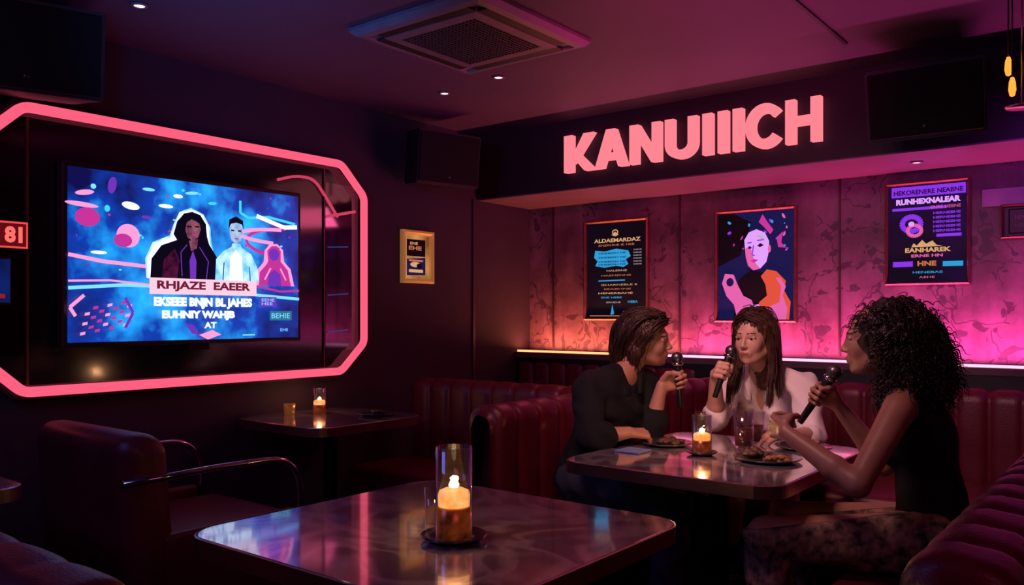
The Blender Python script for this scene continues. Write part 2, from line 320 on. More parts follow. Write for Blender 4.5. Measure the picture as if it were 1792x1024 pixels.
A.line([(.452,.715),(.472,.715)],.005,DK); A.line([(.487,.718),(.505,.718)],.005,DK); A.line([(.475,.665),(.498,.667)],.004,MG); A.poly([(.44,.70),(.445,.77),(.475,.795),(.515,.76),(.52,.70),(.508,.74),(.47,.765),(.452,.74)],DK)
A.poly([(.345,.38),(.355,.5),(.40,.57),(.42,.5),(.41,.38)],emat('tv_wine',(95,20,60),.9,(30,8,40),30)); A.poly([(.465,.38),(.462,.50),(.477,.565),(.492,.50),(.49,.38)],PU); A.line([(.535,.38),(.545,.5),(.505,.59)],.003,PU); A.line([(.43,.40),(.425,.55),(.452,.60)],.003,PU)
A.poly([(.575,.38),(.58,.52),(.612,.575),(.65,.605),(.655,.63),(.692,.63),(.70,.605),(.745,.565),(.775,.48),(.785,.38)],LBG); A.poly([(.64,.38),(.645,.54),(.672,.59),(.70,.54),(.705,.38)],W)
A.poly([(.640,.70),(.645,.755),(.672,.775),(.70,.755),(.703,.70),(.695,.65),(.672,.625),(.65,.65)],SK2); A.poly([(.636,.72),(.64,.785),(.672,.81),(.705,.785),(.71,.72),(.70,.76),(.672,.768),(.648,.758)],DK)
A.line([(.648,.715),(.664,.715)],.005,DK); A.line([(.68,.715),(.696,.715)],.005,DK); A.line([(.664,.662),(.684,.662)],.004,MG); A.line([(.61,.38),(.615,.5)],.004,NV0); A.line([(.74,.38),(.735,.48)],.004,NV0)
A.rect(.295,.285,.77,.385,BN); A.text('RHJAZE  EAEER',.325,.303,.74,.369,emat('tv_maroon',(120,25,60),.9),.04)
A.text('EKSEEE BNJN BL JAHES',.312,.195,.748,.268,W,.06); A.text('EUHNIY WAHJB',.345,.122,.665,.185,W,.06); A.text('AT',.525,.072,.58,.112,W,.04)
for i in range(7):
    for j in range(6):
        if (i+j)%2==0:
            L0=A.L; A.poly([(.035+i*.026+j*.004,.04+j*.028+i*.008),(.035+i*.026+.018+j*.004,.045+j*.028+i*.008),(.035+i*.026+.02+j*.004,.062+j*.028+i*.008),(.037+i*.026+j*.004,.057+j*.028+i*.008)],MG if i%3 else PK,A.L+1); A.L=L0
A.L+=1; A.line([(.05,.27),(.0,.2),(.02,.15)],.01,PK); A.line([(.2,.08),(.23,.17),(.2,.26)],.009,PU)
A.rect(.785,.215,.87,.28,PU); A.text('EEHE',.795,.25,.86,.27,LB,0); A.text('HEE',.795,.225,.85,.243,LB,0); A.rect(.835,.12,.95,.185,emat('tv_teal',(50,120,150),.9)); A.text('BEHIE',.845,.135,.94,.17,LB,0)
A.text('EHE',.89,.045,.93,.065,LB,0); A.poly([(.44,.10),(.47,.04),(.50,.03),(.48,.09)],PU); A.poly([(.50,.03),(.56,.06),(.6,.03),(.54,.0)],PK); A.rect(.7,.02,.76,.028,LB)
par(A.build('tv_screen'),tv)

# ---------------------------------------------------------------- sign letters
sg=thing('letter_sign',(1.48,-.59,2.22),'glowing salmon pink block letters reading KANUIIICH on the soffit','sign')
def letter(strokes,x0,w):
    vs=[];fs=[]; h=.222; z0=2.112; y0,y1=-.632,-.592
    for q in strokes:
        b=len(vs); nn=len(q)
        for y in (y0,y1):
            for a,c in q: vs.append((x0+a*w,y,z0+c*h))
        fs.append(tuple(b+i for i in range(nn))); fs.append(tuple(b+nn+i for i in range(nn))[::-1])
        for i in range(nn):
            j=(i+1)%nn; fs.append((b+i,b+nn+i,b+nn+j,b+j))
    return par(new('letter',vs,fs,M_letter,False),sg)
def arcband(cx,cy,rx,ry,tx,ty,a0,a1,n=16):
    out=[]
    for i in range(n):
        a=math.radians(a0+(a1-a0)*i/n);b=math.radians(a0+(a1-a0)*(i+1)/n)
        out.append([(cx+rx*math.cos(a),cy+ry*math.sin(a)),(cx+rx*math.cos(b),cy+ry*math.sin(b)),(cx+(rx-tx)*math.cos(b),cy+(ry-ty)*math.sin(b)),(cx+(rx-tx)*math.cos(a),cy+(ry-ty)*math.sin(a))])
    return out
Kq=[[(0,0),(.27,0),(.27,1),(0,1)],[(.26,.40),(.64,1),(.97,1),(.5,.42),(.3,.22)],[(.40,.56),(1.0,0),(.67,0),(.27,.42)]]
Aq=[[(0,0),(.26,0),(.62,1),(.36,1)],[(.74,0),(1,0),(.64,1),(.38,1)],[(.2,.2),(.8,.2),(.74,.38),(.26,.38)]]
Nq=[[(0,0),(.27,0),(.27,1),(0,1)],[(.73,0),(1,0),(1,1),(.73,1)],[(0,1),(.29,1),(1,0),(.71,0)]]
Uq=[[(0,.35),(.28,.35),(.28,1),(0,1)],[(.72,.35),(1,.35),(1,1),(.72,1)]]+arcband(.5,.36,.5,.37,.28,.22,180,360)
Iq=[[(0,0),(1,0),(1,1),(0,1)]]
Cq=arcband(.54,.5,.55,.52,.27,.22,38,322,22)
Hq=[[(0,0),(.28,0),(.28,1),(0,1)],[(.72,0),(1,0),(1,1),(.72,1)],[(.27,.4),(.73,.4),(.73,.61),(.27,.61)]]
for q,x0,x1 in ((Kq,.736,.955),(Aq,.955,1.172),(Nq,1.19,1.386),(Uq,1.415,1.608),(Iq,1.640,1.695),(Iq,1.728,1.783),(Iq,1.812,1.866),(Cq,1.882,2.072),(Hq,2.092,2.268)):
    letter(q,x0,x1-x0)

# ---------------------------------------------------------------- posters
def frame(name,label,x0,x1,z0,z1,fw,m,art,cat='poster',left=False):
    e=thing(name,((x0+x1)/2,-.0,z0) if not left else (0,(x0+x1)/2,z0),label,cat)
    vs=[];fs=[]
    def q(a,d,z): return (a,-d,z) if not left else (d,a,z)
    ring=[]
    for k,d in((0,.002),(0,.028),(fw*.5,.034),(fw,.024),(fw,.004)):
        ring.append([q(x0+k,d,z0+k),q(x1-k,d,z0+k),q(x1-k,d,z1-k),q(x0+k,d,z1-k)])
    for r in ring: vs+=r
    for i in range(len(ring)-1):
        for k in range(4):
            l=(k+1)%4; fs.append((i*4+k,i*4+l,(i+1)*4+l,(i+1)*4+k))
    par(new('frame',vs,fs,m,False),e)
    if not left: A=Art((x0+fw,-.006,z0+fw),(1,0,0),(0,0,1),x1-x0-2*fw,z1-z0-2*fw)
    else: A=Art((.006,x0+fw,z0+fw),(0,1,0),(0,0,1),x1-x0-2*fw,z1-z0-2*fw)
    art(A); par(A.build('picture'),e); return e
BG=emat('poster_black',(9,9,20),.5,(16,12,34)); BG3=emat('poster_violet_dark',(14,10,30),.6,(38,14,66),3); OR=emat('poster_orange',(225,125,80),.8); PB=emat('poster_blue',(45,165,225),.9); PW=emat('poster_white',(225,205,215),.7); PP=emat('poster_purple',(135,50,225),1.1); PPK=emat('poster_pink',(235,100,175),.95); PL=emat('poster_lilac',(215,150,250),1.15); NV=emat('poster_navy',(22,26,85),.7); CR=emat('poster_cream',(240,180,125),.8); PD=emat('poster_ink',(12,8,20),.4); RO=emat('poster_redorange',(235,85,60),.9)
def art1(A):
    A.rect(0,0,1,1,BG); A.ring(.48,.90,.045,.022,.006,CR); A.poly([(.42,.87),(.48,.905),(.54,.87),(.48,.855)],CR)
    A.text('ALDAEMARDAZ',.12,.795,.90,.835,CR,.03); A.text('ENERHNE IE HEB',.2,.755,.8,.775,OR,.0)
    A.poly([(.14,.715),(.12,.64),(.18,.60),(.14,.55),(.3,.53),(.5,.545),(.62,.53),(.70,.56),(.66,.61),(.74,.64),(.70,.70),(.5,.725),(.3,.70)],PB)
    for y in (.68,.635,.59,.56): A.text('HNEBERH NE',.2,y-.008,.66,y+.01,NV,.02)
    for i,y in enumerate((.70,.67,.64,.61,.58,.55)): A.text('ENEHIE',.79,y,.92,y+.012,PW,0)
    A.text('HALERNE',.34,.487,.68,.505,CR,.0); A.text('HAEMENHE',.25,.437,.75,.453,OR,.0); A.line([(.2,.39),(.65,.393)],.006,PB); A.text('IEHARNEBLE E',.25,.338,.85,.354,CR,.0); A.text('EEABHNE',.3,.295,.75,.31,OR,0); A.text('HENERBAHE',.2,.25,.78,.268,CR,.01); A.text('ENE HEBE',.25,.205,.6,.222,PB,.01)
    A.text('HEBA',.70,.155,.86,.18,PB,.02); A.text('ERNEHE',.34,.155,.58,.17,PW,0); A.poly([(.44,.14),(.47,.04),(.41,.03)],PB); A.text('EHE',.62,.05,.8,.07,PPK); A.line([(.05,.02),(.95,.02)],.004,OR)
def art2(A):
    A.rect(0,0,1,1,NV); A.poly([(.0,.5),(.3,.6),(.45,.9),(.2,1),(0,1)],PD)
    for i in range(22): A.ell(rng.uniform(.08,.92),rng.uniform(.62,.97),rng.uniform(.008,.03),rng.uniform(.005,.016),[PPK,PP,PB,MG][i%4],rng.uniform(-1,1))
    A.poly([(.55,.9),(.6,.97),(.66,.9),(.74,.82),(.7,.78),(.62,.85)],MG); A.poly([(.78,.75),(.86,.8),(.84,.7),(.9,.65),(.8,.66)],MG)
    A.poly([(.22,.0),(.22,.24),(.30,.38),(.44,.46),(.66,.42),(.80,.26),(.80,0)],PD)
    A.poly([(.37,.66),(.36,.74),(.42,.81),(.52,.835),(.63,.80),(.685,.72),(.68,.62),(.65,.53),(.57,.47),(.48,.455),(.41,.50),(.38,.58)],PL)
    A.poly([(.37,.66),(.38,.58),(.41,.50),(.48,.455),(.57,.47),(.5,.53),(.47,.60),(.44,.68)],PPK); A.poly([(.5,.79),(.6,.775),(.65,.71),(.58,.74)],PW)
    A.poly([(.405,.665),(.43,.685),(.465,.665),(.43,.655)],PD); A.poly([(.53,.68),(.57,.705),(.62,.685),(.57,.668)],PD); A.line([(.40,.71),(.46,.715)],.006,PP); A.line([(.53,.73),(.62,.735)],.006,PP); A.line([(.485,.69),(.465,.60),(.5,.59)],.006,PP); A.poly([(.44,.545),(.49,.56),(.55,.55),(.49,.525)],MG); A.ell(.69,.65,.02,.035,PPK)
    A.poly([(.06,.34),(.10,.43),(.22,.42),(.27,.33),(.35,.22),(.46,.18),(.5,.1),(.4,.0),(.27,0),(.22,.14),(.12,.22)],PPK); A.ell(.17,.35,.05,.04,NV)
    A.poly([(.5,.0),(.56,.16),(.66,.22),(.64,.32),(.58,.4),(.66,.46),(.78,.44),(.9,.35),(.88,.26),(.96,.16),(.94,.0)],RO); A.poly([(.66,.0),(.7,.12),(.82,.16),(.84,.3),(.77,.38),(.83,.38),(.9,.3),(.86,.22),(.92,.1),(.9,0)],PPK)
    A.poly([(.3,0),(.4,.12),(.55,.14),(.64,.06),(.62,0)],PL)
def art3(A):
    A.rect(0,0,1,1,BG3); A.rect(.04,.88,.98,.985,PP); A.text('HEKORENERE NEABNE',.07,.90,.95,.95,BG3,.03); A.text('RUNHEXNALEAR',.10,.80,.92,.86,PL,.06); A.rect(.05,.74,.75,.768,PP); A.text('ENRE HEBNE',.55,.745,.92,.775,PPK,0)
    A.ring(.30,.60,.12,.075,.026,PP); A.ring(.34,.53,.09,.055,.018,PPK); A.ell(.3,.6,.04,.025,PL)
    for i in range(5): A.text('HERNEBHE',.58,.505+i*.045,.92,.53+i*.045,PP,.03)
    A.rect(.62,.455,.93,.485,PP)
    A.poly([(.30,.36),(.33,.40),(.37,.375),(.44,.43),(.49,.39),(.57,.42),(.62,.375),(.70,.36)],CR); A.text('EANHAREK',.22,.305,.80,.352,CR,.04)
    A.text('ERNE HN',.30,.255,.7,.285,PPK,.03); A.rect(.06,.16,.32,.215,PP); A.text('HNE',.38,.165,.62,.215,OR,.04); A.rect(.7,.155,.95,.205,PB); A.text('HENEBAE',.32,.09,.7,.112,PB,.01); A.text('AEHE',.40,.04,.60,.06,PPK,0)
frame('framed_poster','copper framed black poster with a crest, orange title and blue lettering',.479,.973,1.216,1.886,.018,M_copper,art1)
frame('framed_poster','copper framed poster of a bald figure with orange and pink swirls',1.431,1.935,1.208,1.884,.018,M_copper,art2)
frame('framed_poster','copper framed purple lit poster with printed lettering and a crest',2.412,2.82,1.41,1.955,.015,M_copper,art3)
def art4(A):
    A.rect(0,0,1,1,mat('plaque_face',(.12,.05,.08),rough=.5)); A.line([(.1,.1),(.9,.1),(.9,.9),(.1,.9),(.1,.1)],.02,PD); A.text('HEN BEN',.2,.55,.6,.7,mat('plaque_ink',(.3,.12,.2)),.02); A.text('NERAHE',.2,.3,.7,.42,mat('plaque_ink',(.3,.12,.2)),0)
frame('wall_plaque','small dull pink framed plaque with faint lettering',2.955,3.22,1.632,1.80,.01,M_copper,art4,'plaque')
def art5(A):
    A.rect(0,0,1,1,emat('amber_pic',(215,150,85),.9,(130,70,35))); A.rect(.12,.52,.85,.9,PD); A.text('EHE',.2,.66,.7,.75,OR,.03); A.text('ENE',.25,.78,.55,.84,CR); A.poly([(.12,.08),(.12,.45),(.85,.5),(.85,.1)],NV); A.rect(.2,.15,.75,.22,CR); A.ell(.45,.33,.2,.06,CR); A.ell(.6,.3,.1,.06,PD); A.rect(.2,.40,.75,.44,OR)
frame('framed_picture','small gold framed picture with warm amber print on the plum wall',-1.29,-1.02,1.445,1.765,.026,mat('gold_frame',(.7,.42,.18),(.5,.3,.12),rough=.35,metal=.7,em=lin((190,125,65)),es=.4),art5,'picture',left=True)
wp=thing('projected_light',(3.1,0,1.8),'slim lilac glowing strip imitating light projected on the wall','light patch')  # glowing strip stands in for light projected onto the wall
par([box('patch_backing',(2.87,-.010,1.795),(3.6,-.001,1.885),M_copper),box('patch_glow',(2.872,-.013,1.797),(3.598,-.0105,1.883),mat('lilac_light_patch',(.2,.07,.17),em=lin((140,45,130)),es=.4,em2=lin((90,28,110)),scale=6))],wp)

# ---------------------------------------------------------------- ceiling things
ac=thing('air_conditioner',(1.31,-2.13,2.44),'square ceiling cassette air conditioner with a central grille','air conditioner')
M_ac=mat('ac_plastic',(.24,.17,.21),rough=.45)
ax0,ax1,ay0,ay1=.95,1.66,-2.50,-1.76
vs=[];fs=[]
ringz=[(0,2.439),(0,2.425),(.02,2.405),(.05,2.400),(.055,2.41),(.10,2.418),(.105,2.40),(.155,2.398)]
for k,z in ringz: vs+=[(ax0+k,ay0+k,z),(ax1-k,ay0+k,z),(ax1-k,ay1-k,z),(ax0+k,ay1-k,z)]
for i in range(len(ringz)-1):
    for k in range(4): l=(k+1)%4; fs.append((i*4+k,i*4+l,(i+1)*4+l,(i+1)*4+k))
par(new('housing',vs,fs,M_ac,False),ac)
g=bmesh.new()
def addbox(bm,lo,hi):
    r=bmesh.ops.create_cube(bm,size=1); lo=V(lo);hi=V(hi)
    for v in r['verts']: v.co=V(((v.co.x)*(hi.x-lo.x)+(lo.x+hi.x)/2,v.co.y*(hi.y-lo.y)+(lo.y+hi.y)/2,v.co.z*(hi.z-lo.z)+(lo.z+hi.z)/2))
addbox(g,(ax0+.15,ay0+.15,2.41),(ax1-.15,ay1-.15,2.42))
for i in range(22):
    t=ax0+.155+i*(ax1-ax0-.31)/21; addbox(g,(t-.003,ay0+.15,2.398),(t+.003,ay1-.15,2.41))
for i in range(22):
    t=ay0+.155+i*(ay1-ay0-.31)/21; addbox(g,(ax0+.15,t-.003,2.399),(ax1-.15,t+.003,2.41))
par(from_bm('grille',g,mat('ac_grille',(.06,.05,.055),rough=.5)),ac)
for (a,b,c,d) in((ax0+.11,ay0+.052,ax1-.11,ay0+.102),(ax0+.11,ay1-.102,ax1-.11,ay1-.052),(ax0+.052,ay0+.11,ax0+.102,ay1-.11),(ax1-.102,ay0+.11,ax1-.052,ay1-.11)):
    par(box('louvre',(a,b,2.402),(c,d,2.409),M_black,.003,2),ac)
M_dl=emat('downlight_glow',(255,225,225),3)
def downlight(x,y,z):
    d=thing('downlight',(x,y,z),'small round recessed ceiling downlight','light','recessed downlights')
    par([lathe('downlight_ring',[(.02,-.001),(.03,-.001),(.032,-.006),(.022,-.008),(.02,-.003)],M_ac,(x,y,z)),lathe('downlight_lens',[(0,-.004),(.02,-.004)],M_dl,(x,y,z))],d)
downlight(.99,-1.568,ZC); downlight(.575,-1.516,ZC); downlight(.52,-3.167,ZC)
downlight(2.63,-.3,2.012)
tr=box('ceiling_slot',(2.50,-1.72,2.432),(2.515,-1.03,2.4395),M_black); tag(tr,'thin black linear slot diffuser on the ceiling','vent')
def speaker(loc,size,yaw,pitch,label,br):
    w,d,h=size; R=(Matrix.Rotation(yaw,3,'Z')@Matrix.Rotation(pitch,3,'X'))
    e=thing('speaker',loc,label,'speaker')
    bm=bmesh.new(); vs=[bm.verts.new(p) for p in((-w/2,-d/2,-h/2),(w/2,-d/2,-h/2),(w/2*.72,d/2,-h/2),(-w/2*.72,d/2,-h/2),(-w/2,-d/2,h/2),(w/2,-d/2,h/2),(w/2*.72,d/2,h/2),(-w/2*.72,d/2,h/2))]
    for f in((0,3,2,1),(4,5,6,7),(0,1,5,4),(1,2,6,5),(2,3,7,6),(3,0,4,7)): bm.faces.new([vs[i] for i in f])
    bmesh.ops.bevel(bm,geom=bm.edges[:],offset=.008,segments=2,affect='EDGES'); bmesh.ops.transform(bm,matrix=Matrix.Translation(loc)@R.to_4x4(),verts=bm.verts)
    par(from_bm('cabinet',bm,mat('speaker_cabinet',(.012,.010,.011),rough=.5,bump=.1)),e)
    bm=bmesh.new(); addbox(bm,(-w/2+.015,-d/2-.008,-h/2+.015),(w/2-.015,-d/2-.001,h/2-.015)); bmesh.ops.bevel(bm,geom=bm.edges[:],offset=.003,segments=1,affect='EDGES'); bmesh.ops.transform(bm,matrix=Matrix.Translation(loc)@R.to_4x4(),verts=bm.verts)
    par(from_bm('speaker_grille',bm,mat('speaker_mesh',(.009,.008,.009),(.005,.005,.005),scale=400,rough=.7,metal=.2,spec=.25)),e)
    p=V(loc)+R@V((0,-d/2-.008,-h*.33)); par(lathe('logo_badge',[(0,.003),(.008,.003),(.010,0)],mat('badge',(.08,.07,.08),rough=.3,metal=.8),p,R@V((0,-1,0)),16),e)
    a=V(loc)+R@V((0,d*.4,0)); par(tube('bracket',smooth_path([a,V(br)+(a-V(br))*.5+V((0,0,.02)),br],.05),.016,M_blackmetal,8),e)
    return e
speaker((.20,-1.165,2.175),(.44,.24,.31),math.radians(76),math.radians(7),'black wall speaker angled into the room beside the soffit',(.0,-1.1,2.2))
speaker((2.79,-.80,2.19),(.47,.26,.31),math.radians(3),math.radians(14),'large black speaker fixed to the soffit and tilted down',(2.79,-.58,2.28))
speaker((.22,-3.46,2.25),(.52,.30,.33),math.radians(72),math.radians(8),'large black speaker high on the plum wall above the neon panel',(0,-3.46,2.3))
pl=thing('pendant_lamp',(3.26,-1.8,2.44),'hanging lamp of small warm bulbs above a round metal disc','lamp')
BW=emat('bulb_warm',(255,150,55),1.6)
par([tube('cord',[(3.26,-1.8,2.439),(3.26,-1.8,1.90)],.003,M_brass,6),lathe('lamp_disc',[(0,0),(.045,0),(.047,.006),(0,.010)],M_brass,(3.26,-1.8,1.89))],pl)
for bx,by,bz in((3.225,-1.81,2.02),(3.238,-1.83,1.95),(3.29,-1.78,2.0)):
    par([lathe('bulb',[(0,-.03),(.007,-.026),(.011,-.008),(.009,.016),(.005,.03)],BW,(bx,by,bz)),tube('bulb_cord',[(bx,by,bz+.03),(bx,by,2.439)],.0025,M_black,6)],pl)

# ---------------------------------------------------------------- benches
def resample(path,step):
    pts=[V((p[0],p[1],0)) for p in path]; L=[0]
    for i in range(1,len(pts)): L.append(L[-1]+(pts[i]-pts[i-1]).length)
    T=L[-1]; n=max(2,int(round(T/step))); out=[]; j=0
    for k in range(n+1):
        a=T*k/n
        while j<len(L)-2 and L[j+1]<a: j+=1
        t=(a-L[j])/max(L[j+1]-L[j],1e-9); out.append(pts[j].lerp(pts[j+1],min(1,t)))
    return out,T
def backrest(name,path,z0,z1,T,cw,side,m,amp=.022,endr=.04):
    sm=smooth_path([V((p[0],p[1],0)) for p in path],.33,10)
    _,tot=resample(sm,.1); nch=max(1,round(tot/cw)); cw=tot/nch
    pts,tot=resample(sm,cw/12); N=len(pts); r=min(T/2,.06); fl=T-2*r
    prof=[(0,z0,1,0,1)]
    for k in range(1,5): prof.append((0,z0+(z1-r-z0)*k/4,1,0,1))
    for k in range(1,6):
        a=math.pi/2*k/5; prof.append((-r+r*math.cos(a),z1-r+r*math.sin(a),math.cos(a),math.sin(a),1))
    if fl>.005: prof.append((-r-fl/2,z1,0,1,.7))
    for k in range(0,5):
        a=math.pi/2+math.pi/2*k/5; prof.append((-T+r+r*math.cos(a),z1-r+r*math.sin(a),math.cos(a),math.sin(a),.4))
    prof.append((-T,z1-r,-1,0,0)); prof.append((-T,z0,-1,0,0))
    vs=[];fs=[];P=len(prof)
    for i,p in enumerate(pts):
        a=pts[max(i-1,0)];b=pts[min(i+1,N-1)];d=(b-a).normalized(); nn=V((d.y,-d.x,0))*side
        arc=tot*i/(N-1); f=(arc/cw)%1.0; bul=amp*(1-abs(2*f-1)**4)-amp*.5
        e=min(arc,tot-arc); k=1 if e>=endr else math.sqrt(max(0,1-((endr-e)/endr)**2)); s=1-(1-k)*endr/T*1.3
        for (u,z,pn,pz,on) in prof:
            uu=-T/2+(u+T/2)*s; zz=z if z<=z0+.001 else z-(1-k)*endr*.7*(z-z0)/(z1-z0)
            vs.append(p+nn*(uu+pn*bul*on)+V((0,0,zz+pz*bul*on)))
    for i in range(N-1):
        for j in range(P):
            l=(j+1)%P; fs.append((i*P+j,i*P+l,(i+1)*P+l,(i+1)*P+j))
    fs.append(tuple(range(P))); fs.append(tuple((N-1)*P+j for j in range(P))[::-1])
    return new(name,vs,fs,m)
def cushion(name,lo,hi,m,bev=.04): return box(name,lo,hi,m,bev,5)
BX=1.58
bt=thing('booth_bench',(2.3,-.6,0),'U-shaped burgundy channel-tufted leather booth around the occupied table','bench')
par(backrest('backrest',[(BX,-2.30),(BX,-.30),(3.30,-.30),(3.30,-3.45)],.12,.89,.16,.14,1,M_leather,amp=.02),bt)
par(cushion('seat',(BX+.02,-2.26,.28),(2.02,-.99,.465),M_leather),bt)
par(cushion('seat',(BX+.02,-.985,.28),(3.27,-.34,.465),M_leather),bt)
par(cushion('seat',(2.82,-3.35,.28),(3.27,-.99,.465),M_leather),bt)
par(box('plinth',(BX+.04,-2.2,0),(1.95,-.99,.28),M_black),bt); par(box('plinth',(BX+.04,-.985,0),(3.25,-.4,.28),M_black),bt); par(box('plinth',(2.88,-3.3,0),(3.25,-.99,.28),M_black),bt)
b2=thing('booth_bench',(.7,-1.5,0),'burgundy channel-tufted leather bench beside the small side table','bench')
par(backrest('backrest',[(.20,-1.40),(1.38,-1.40)],.12,.89,.15,.14,1,M_leather,amp=.018),b2)
par(cushion('seat',(.22,-1.90,.28),(1.38,-1.42,.465),M_leather),b2); par(box('plinth',(.26,-1.85,0),(1.36,-1.45,.28),M_black),b2)
b3=thing('booth_bench',(1.8,-4.1,0),'dark burgundy upholstered bench near the empty front table','bench')
par(backrest('backrest',[(2.32,-4.10),(1.1,-4.10)],.1,.83,.17,.2,1,M_leather,amp=.008),b3)
par(cushion('seat',(1.1,-4.08,.26),(2.28,-3.72,.45),M_leather),b3); par(box('plinth',(1.15,-4.1,0),(2.2,-3.78,.26),M_black),b3)
wpnl=backrest('wall_cushion_panel',[(.02,-.17),(1.38,-.17)],.3,.93,.06,.14,1,M_leather,amp=.012,endr=.02); tag(wpnl,'burgundy channel-tufted wall cushion panel under the ledge','wall panel')

# ---------------------------------------------------------------- tables
def marble():
    m=bpy.data.materials.new('dark_marble'); m.use_nodes=True; nt=m.node_tree;N=nt.nodes;L=nt.links;b=N['Principled BSDF']
    tc=N.new('ShaderNodeTexCoord'); n=N.new('ShaderNodeTexNoise'); n.inputs['Scale'].default_value=3.2; n.inputs['Detail'].default_value=7; n.inputs['Distortion'].default_value=1.8; L.new(tc.outputs['Object'],n.inputs['Vector'])
    a=N.new('ShaderNodeMath'); a.operation='SUBTRACT'; a.inputs[1].default_value=.5; L.new(n.outputs['Fac'],a.inputs[0]); ab=N.new('ShaderNodeMath'); ab.operation='ABSOLUTE'; L.new(a.outputs[0],ab.inputs[0])
    r=N.new('ShaderNodeValToRGB'); e=r.color_ramp.elements; e[0].position=0;e[0].color=(.66,.56,.62,1);e[1].position=.09;e[1].color=(.24,.19,.25,1); L.new(ab.outputs[0],r.inputs['Fac']); L.new(r.outputs['Color'],b.inputs['Base Color'])
    rr=N.new('ShaderNodeMapRange'); rr.inputs['To Min'].default_value=.10; rr.inputs['To Max'].default_value=.20; L.new(n.outputs['Fac'],rr.inputs['Value']); L.new(rr.outputs[0],b.inputs['Roughness']); b.inputs['Specular IOR Level'].default_value=1.0; b.inputs['Metallic'].default_value=.6; b.inputs['Coat Weight'].default_value=1; b.inputs['Coat Roughness'].default_value=.06; b.inputs['Coat IOR'].default_value=1.9
    return m
M_marble=marble()
def table(x0,y0,x1,y1,label,h=.75,r=.09,t=.04):
    cx,cy=(x0+x1)/2,(y0+y1)/2; e=thing('table',(cx,cy,0),label,'table')
    par(prism('tabletop',rrect(x0+.004,y0+.004,x1-.004,y1-.004,r),h-t,h,M_marble,.003,2),e)
    o=rrect(x0,y0,x1,y1,r); i=rrect(x0+.004,y0+.004,x1-.004,y1-.004,r-.004); vs=[];fs=[];n=len(o)
    for pts,z in((i,h-t-.001),(o,h-t-.001),(o,h-.002),(i,h-.0005)): vs+=[(a,b,z) for a,b in pts]
    for k in range(3):
        for j in range(n): l=(j+1)%n; fs.append((k*n+j,k*n+l,(k+1)*n+l,(k+1)*n+j))
    par(new('edge_band',vs,fs,M_brass,False),e)
    par(lathe('pedestal',[(0,h-t-.001),(.14,h-t-.001),(.14,h-t-.01),(.034,h-t-.02),(.034,.03),(0,.03)],M_blackmetal,(cx,cy,0)),e)
    par(lathe('table_base',[(0,.0),(.24,.0),(.24,.01),(.05,.032),(0,.032)],M_blackmetal,(cx,cy,0),n=40),e)
    return e
table(1.83,-3.76,2.70,-2.93,'square dark marble table with brass edge holding a lit candle')
table(1.95,-2.43,2.73,-1.50,'dark marble table with brass edge crowded with plates and drinks')
table(.03,-2.45,.69,-1.77,'small dark marble table with brass edge against the plum wall')
table(.25,-4.40,.99,-3.74,'dark marble table with brass edge beside the neon panel wall')

# ---------------------------------------------------------------- tabletop items
def candle(x,y,z,r,h,label,power=1.0):
    e=thing('candle_holder',(x,y,z),label,'candle','glass candle holders')
    b=h*.34
    par([lathe('metal_cup',[(0,.001),(r*.96,.001),(r*.97,b*.1),(r*.97,b*.98),(r*.9,b),(0,b*.97)],mat('copper_cup',(.50,.20,.08),(.36,.12,.05),rough=.25,metal=.8,scale=30,em=lin((190,85,30)),es=.28,em2=lin((90,35,14))),(x,y,z)),  # candlelight shining through the cup is put in as amber emission
         lathe('glass_sleeve',[(r*1.0,.001),(r*1.0,h),(r*.955,h+.001),(r*.955,b)],M_glass,(x,y,z)),
         lathe('candle_wax',[(0,b+.001),(r*.86,b+.001),(r*.88,b+h*.12),(r*.80,b+h*.17),(r*.5,b+h*.20),(0,b+h*.21)],M_wax,(x,y,z)),
         lathe('flame',[(0,b+h*.19),(r*.22,b+h*.205),(r*.30,b+h*.235),(r*.22,b+h*.275),(r*.1,b+h*.31),(0,b+h*.34)],M_flame,(x,y,z),n=16)],e)
    l=bpy.data.lights.new('candle_glow','POINT'); l.energy=power; l.color=(1,.5,.2); l.shadow_soft_size=.012; lo=bpy.data.objects.new('candle_glow',l); lo.location=(x,y,z+b+h*.42); COL.objects.link(lo); lo.parent=e; lo.matrix_parent_inverse=Matrix.Translation(-V((x,y,z)))
    return e
def saucer(x,y,z,r,name,label,cat,m=None):
    return tag(lathe(name,[(0,0),(r*.6,0),(r*.95,.008),(r,.012),(r*.97,.0135),(r*.6,.006),(0,.005)],m or M_plate,(x,y,z)),label,cat)
def food(x,y,z,r,name,label,n,m):
    bm=bmesh.new()
    for i in range(n):
        a=rng.uniform(0,6.28); q=r*math.sqrt(rng.uniform(0,1)); s=rng.uniform(.008,.016)
        mt=Matrix.Translation((x+q*math.cos(a),y+q*math.sin(a),z+s*.55+rng.uniform(0,.008)))@Matrix.Rotation(rng.uniform(0,3),4,'Z')@Matrix.Diagonal((s*1.5,s,s*.7,1))
        bmesh.ops.create_icosphere(bm,subdivisions=2,radius=1,matrix=mt)
    for v in bm.verts: v.co+=V(rng.normal(0,.0006,3))
    o=from_bm(name,bm,m,True); o['kind']='stuff'; return tag(o,label,'food')
Z=.7505
saucer(2.365,-3.41,Z,.075,'saucer','dark round saucer under the tall candle','saucer'); candle(2.365,-3.41,Z+.0065,.041,.2,'tall clear glass candle holder with copper base, lit',1.7)
saucer(2.30,-2.02,Z,.055,'saucer','dark coaster under the shared table candle','saucer'); candle(2.30,-2.02,Z+.0065,.035,.135,'clear glass candle holder glowing beside drinks',2.2)
candle(.20,-2.05,Z,.034,.125,'lit glass candle holder on the small side table',1.0)
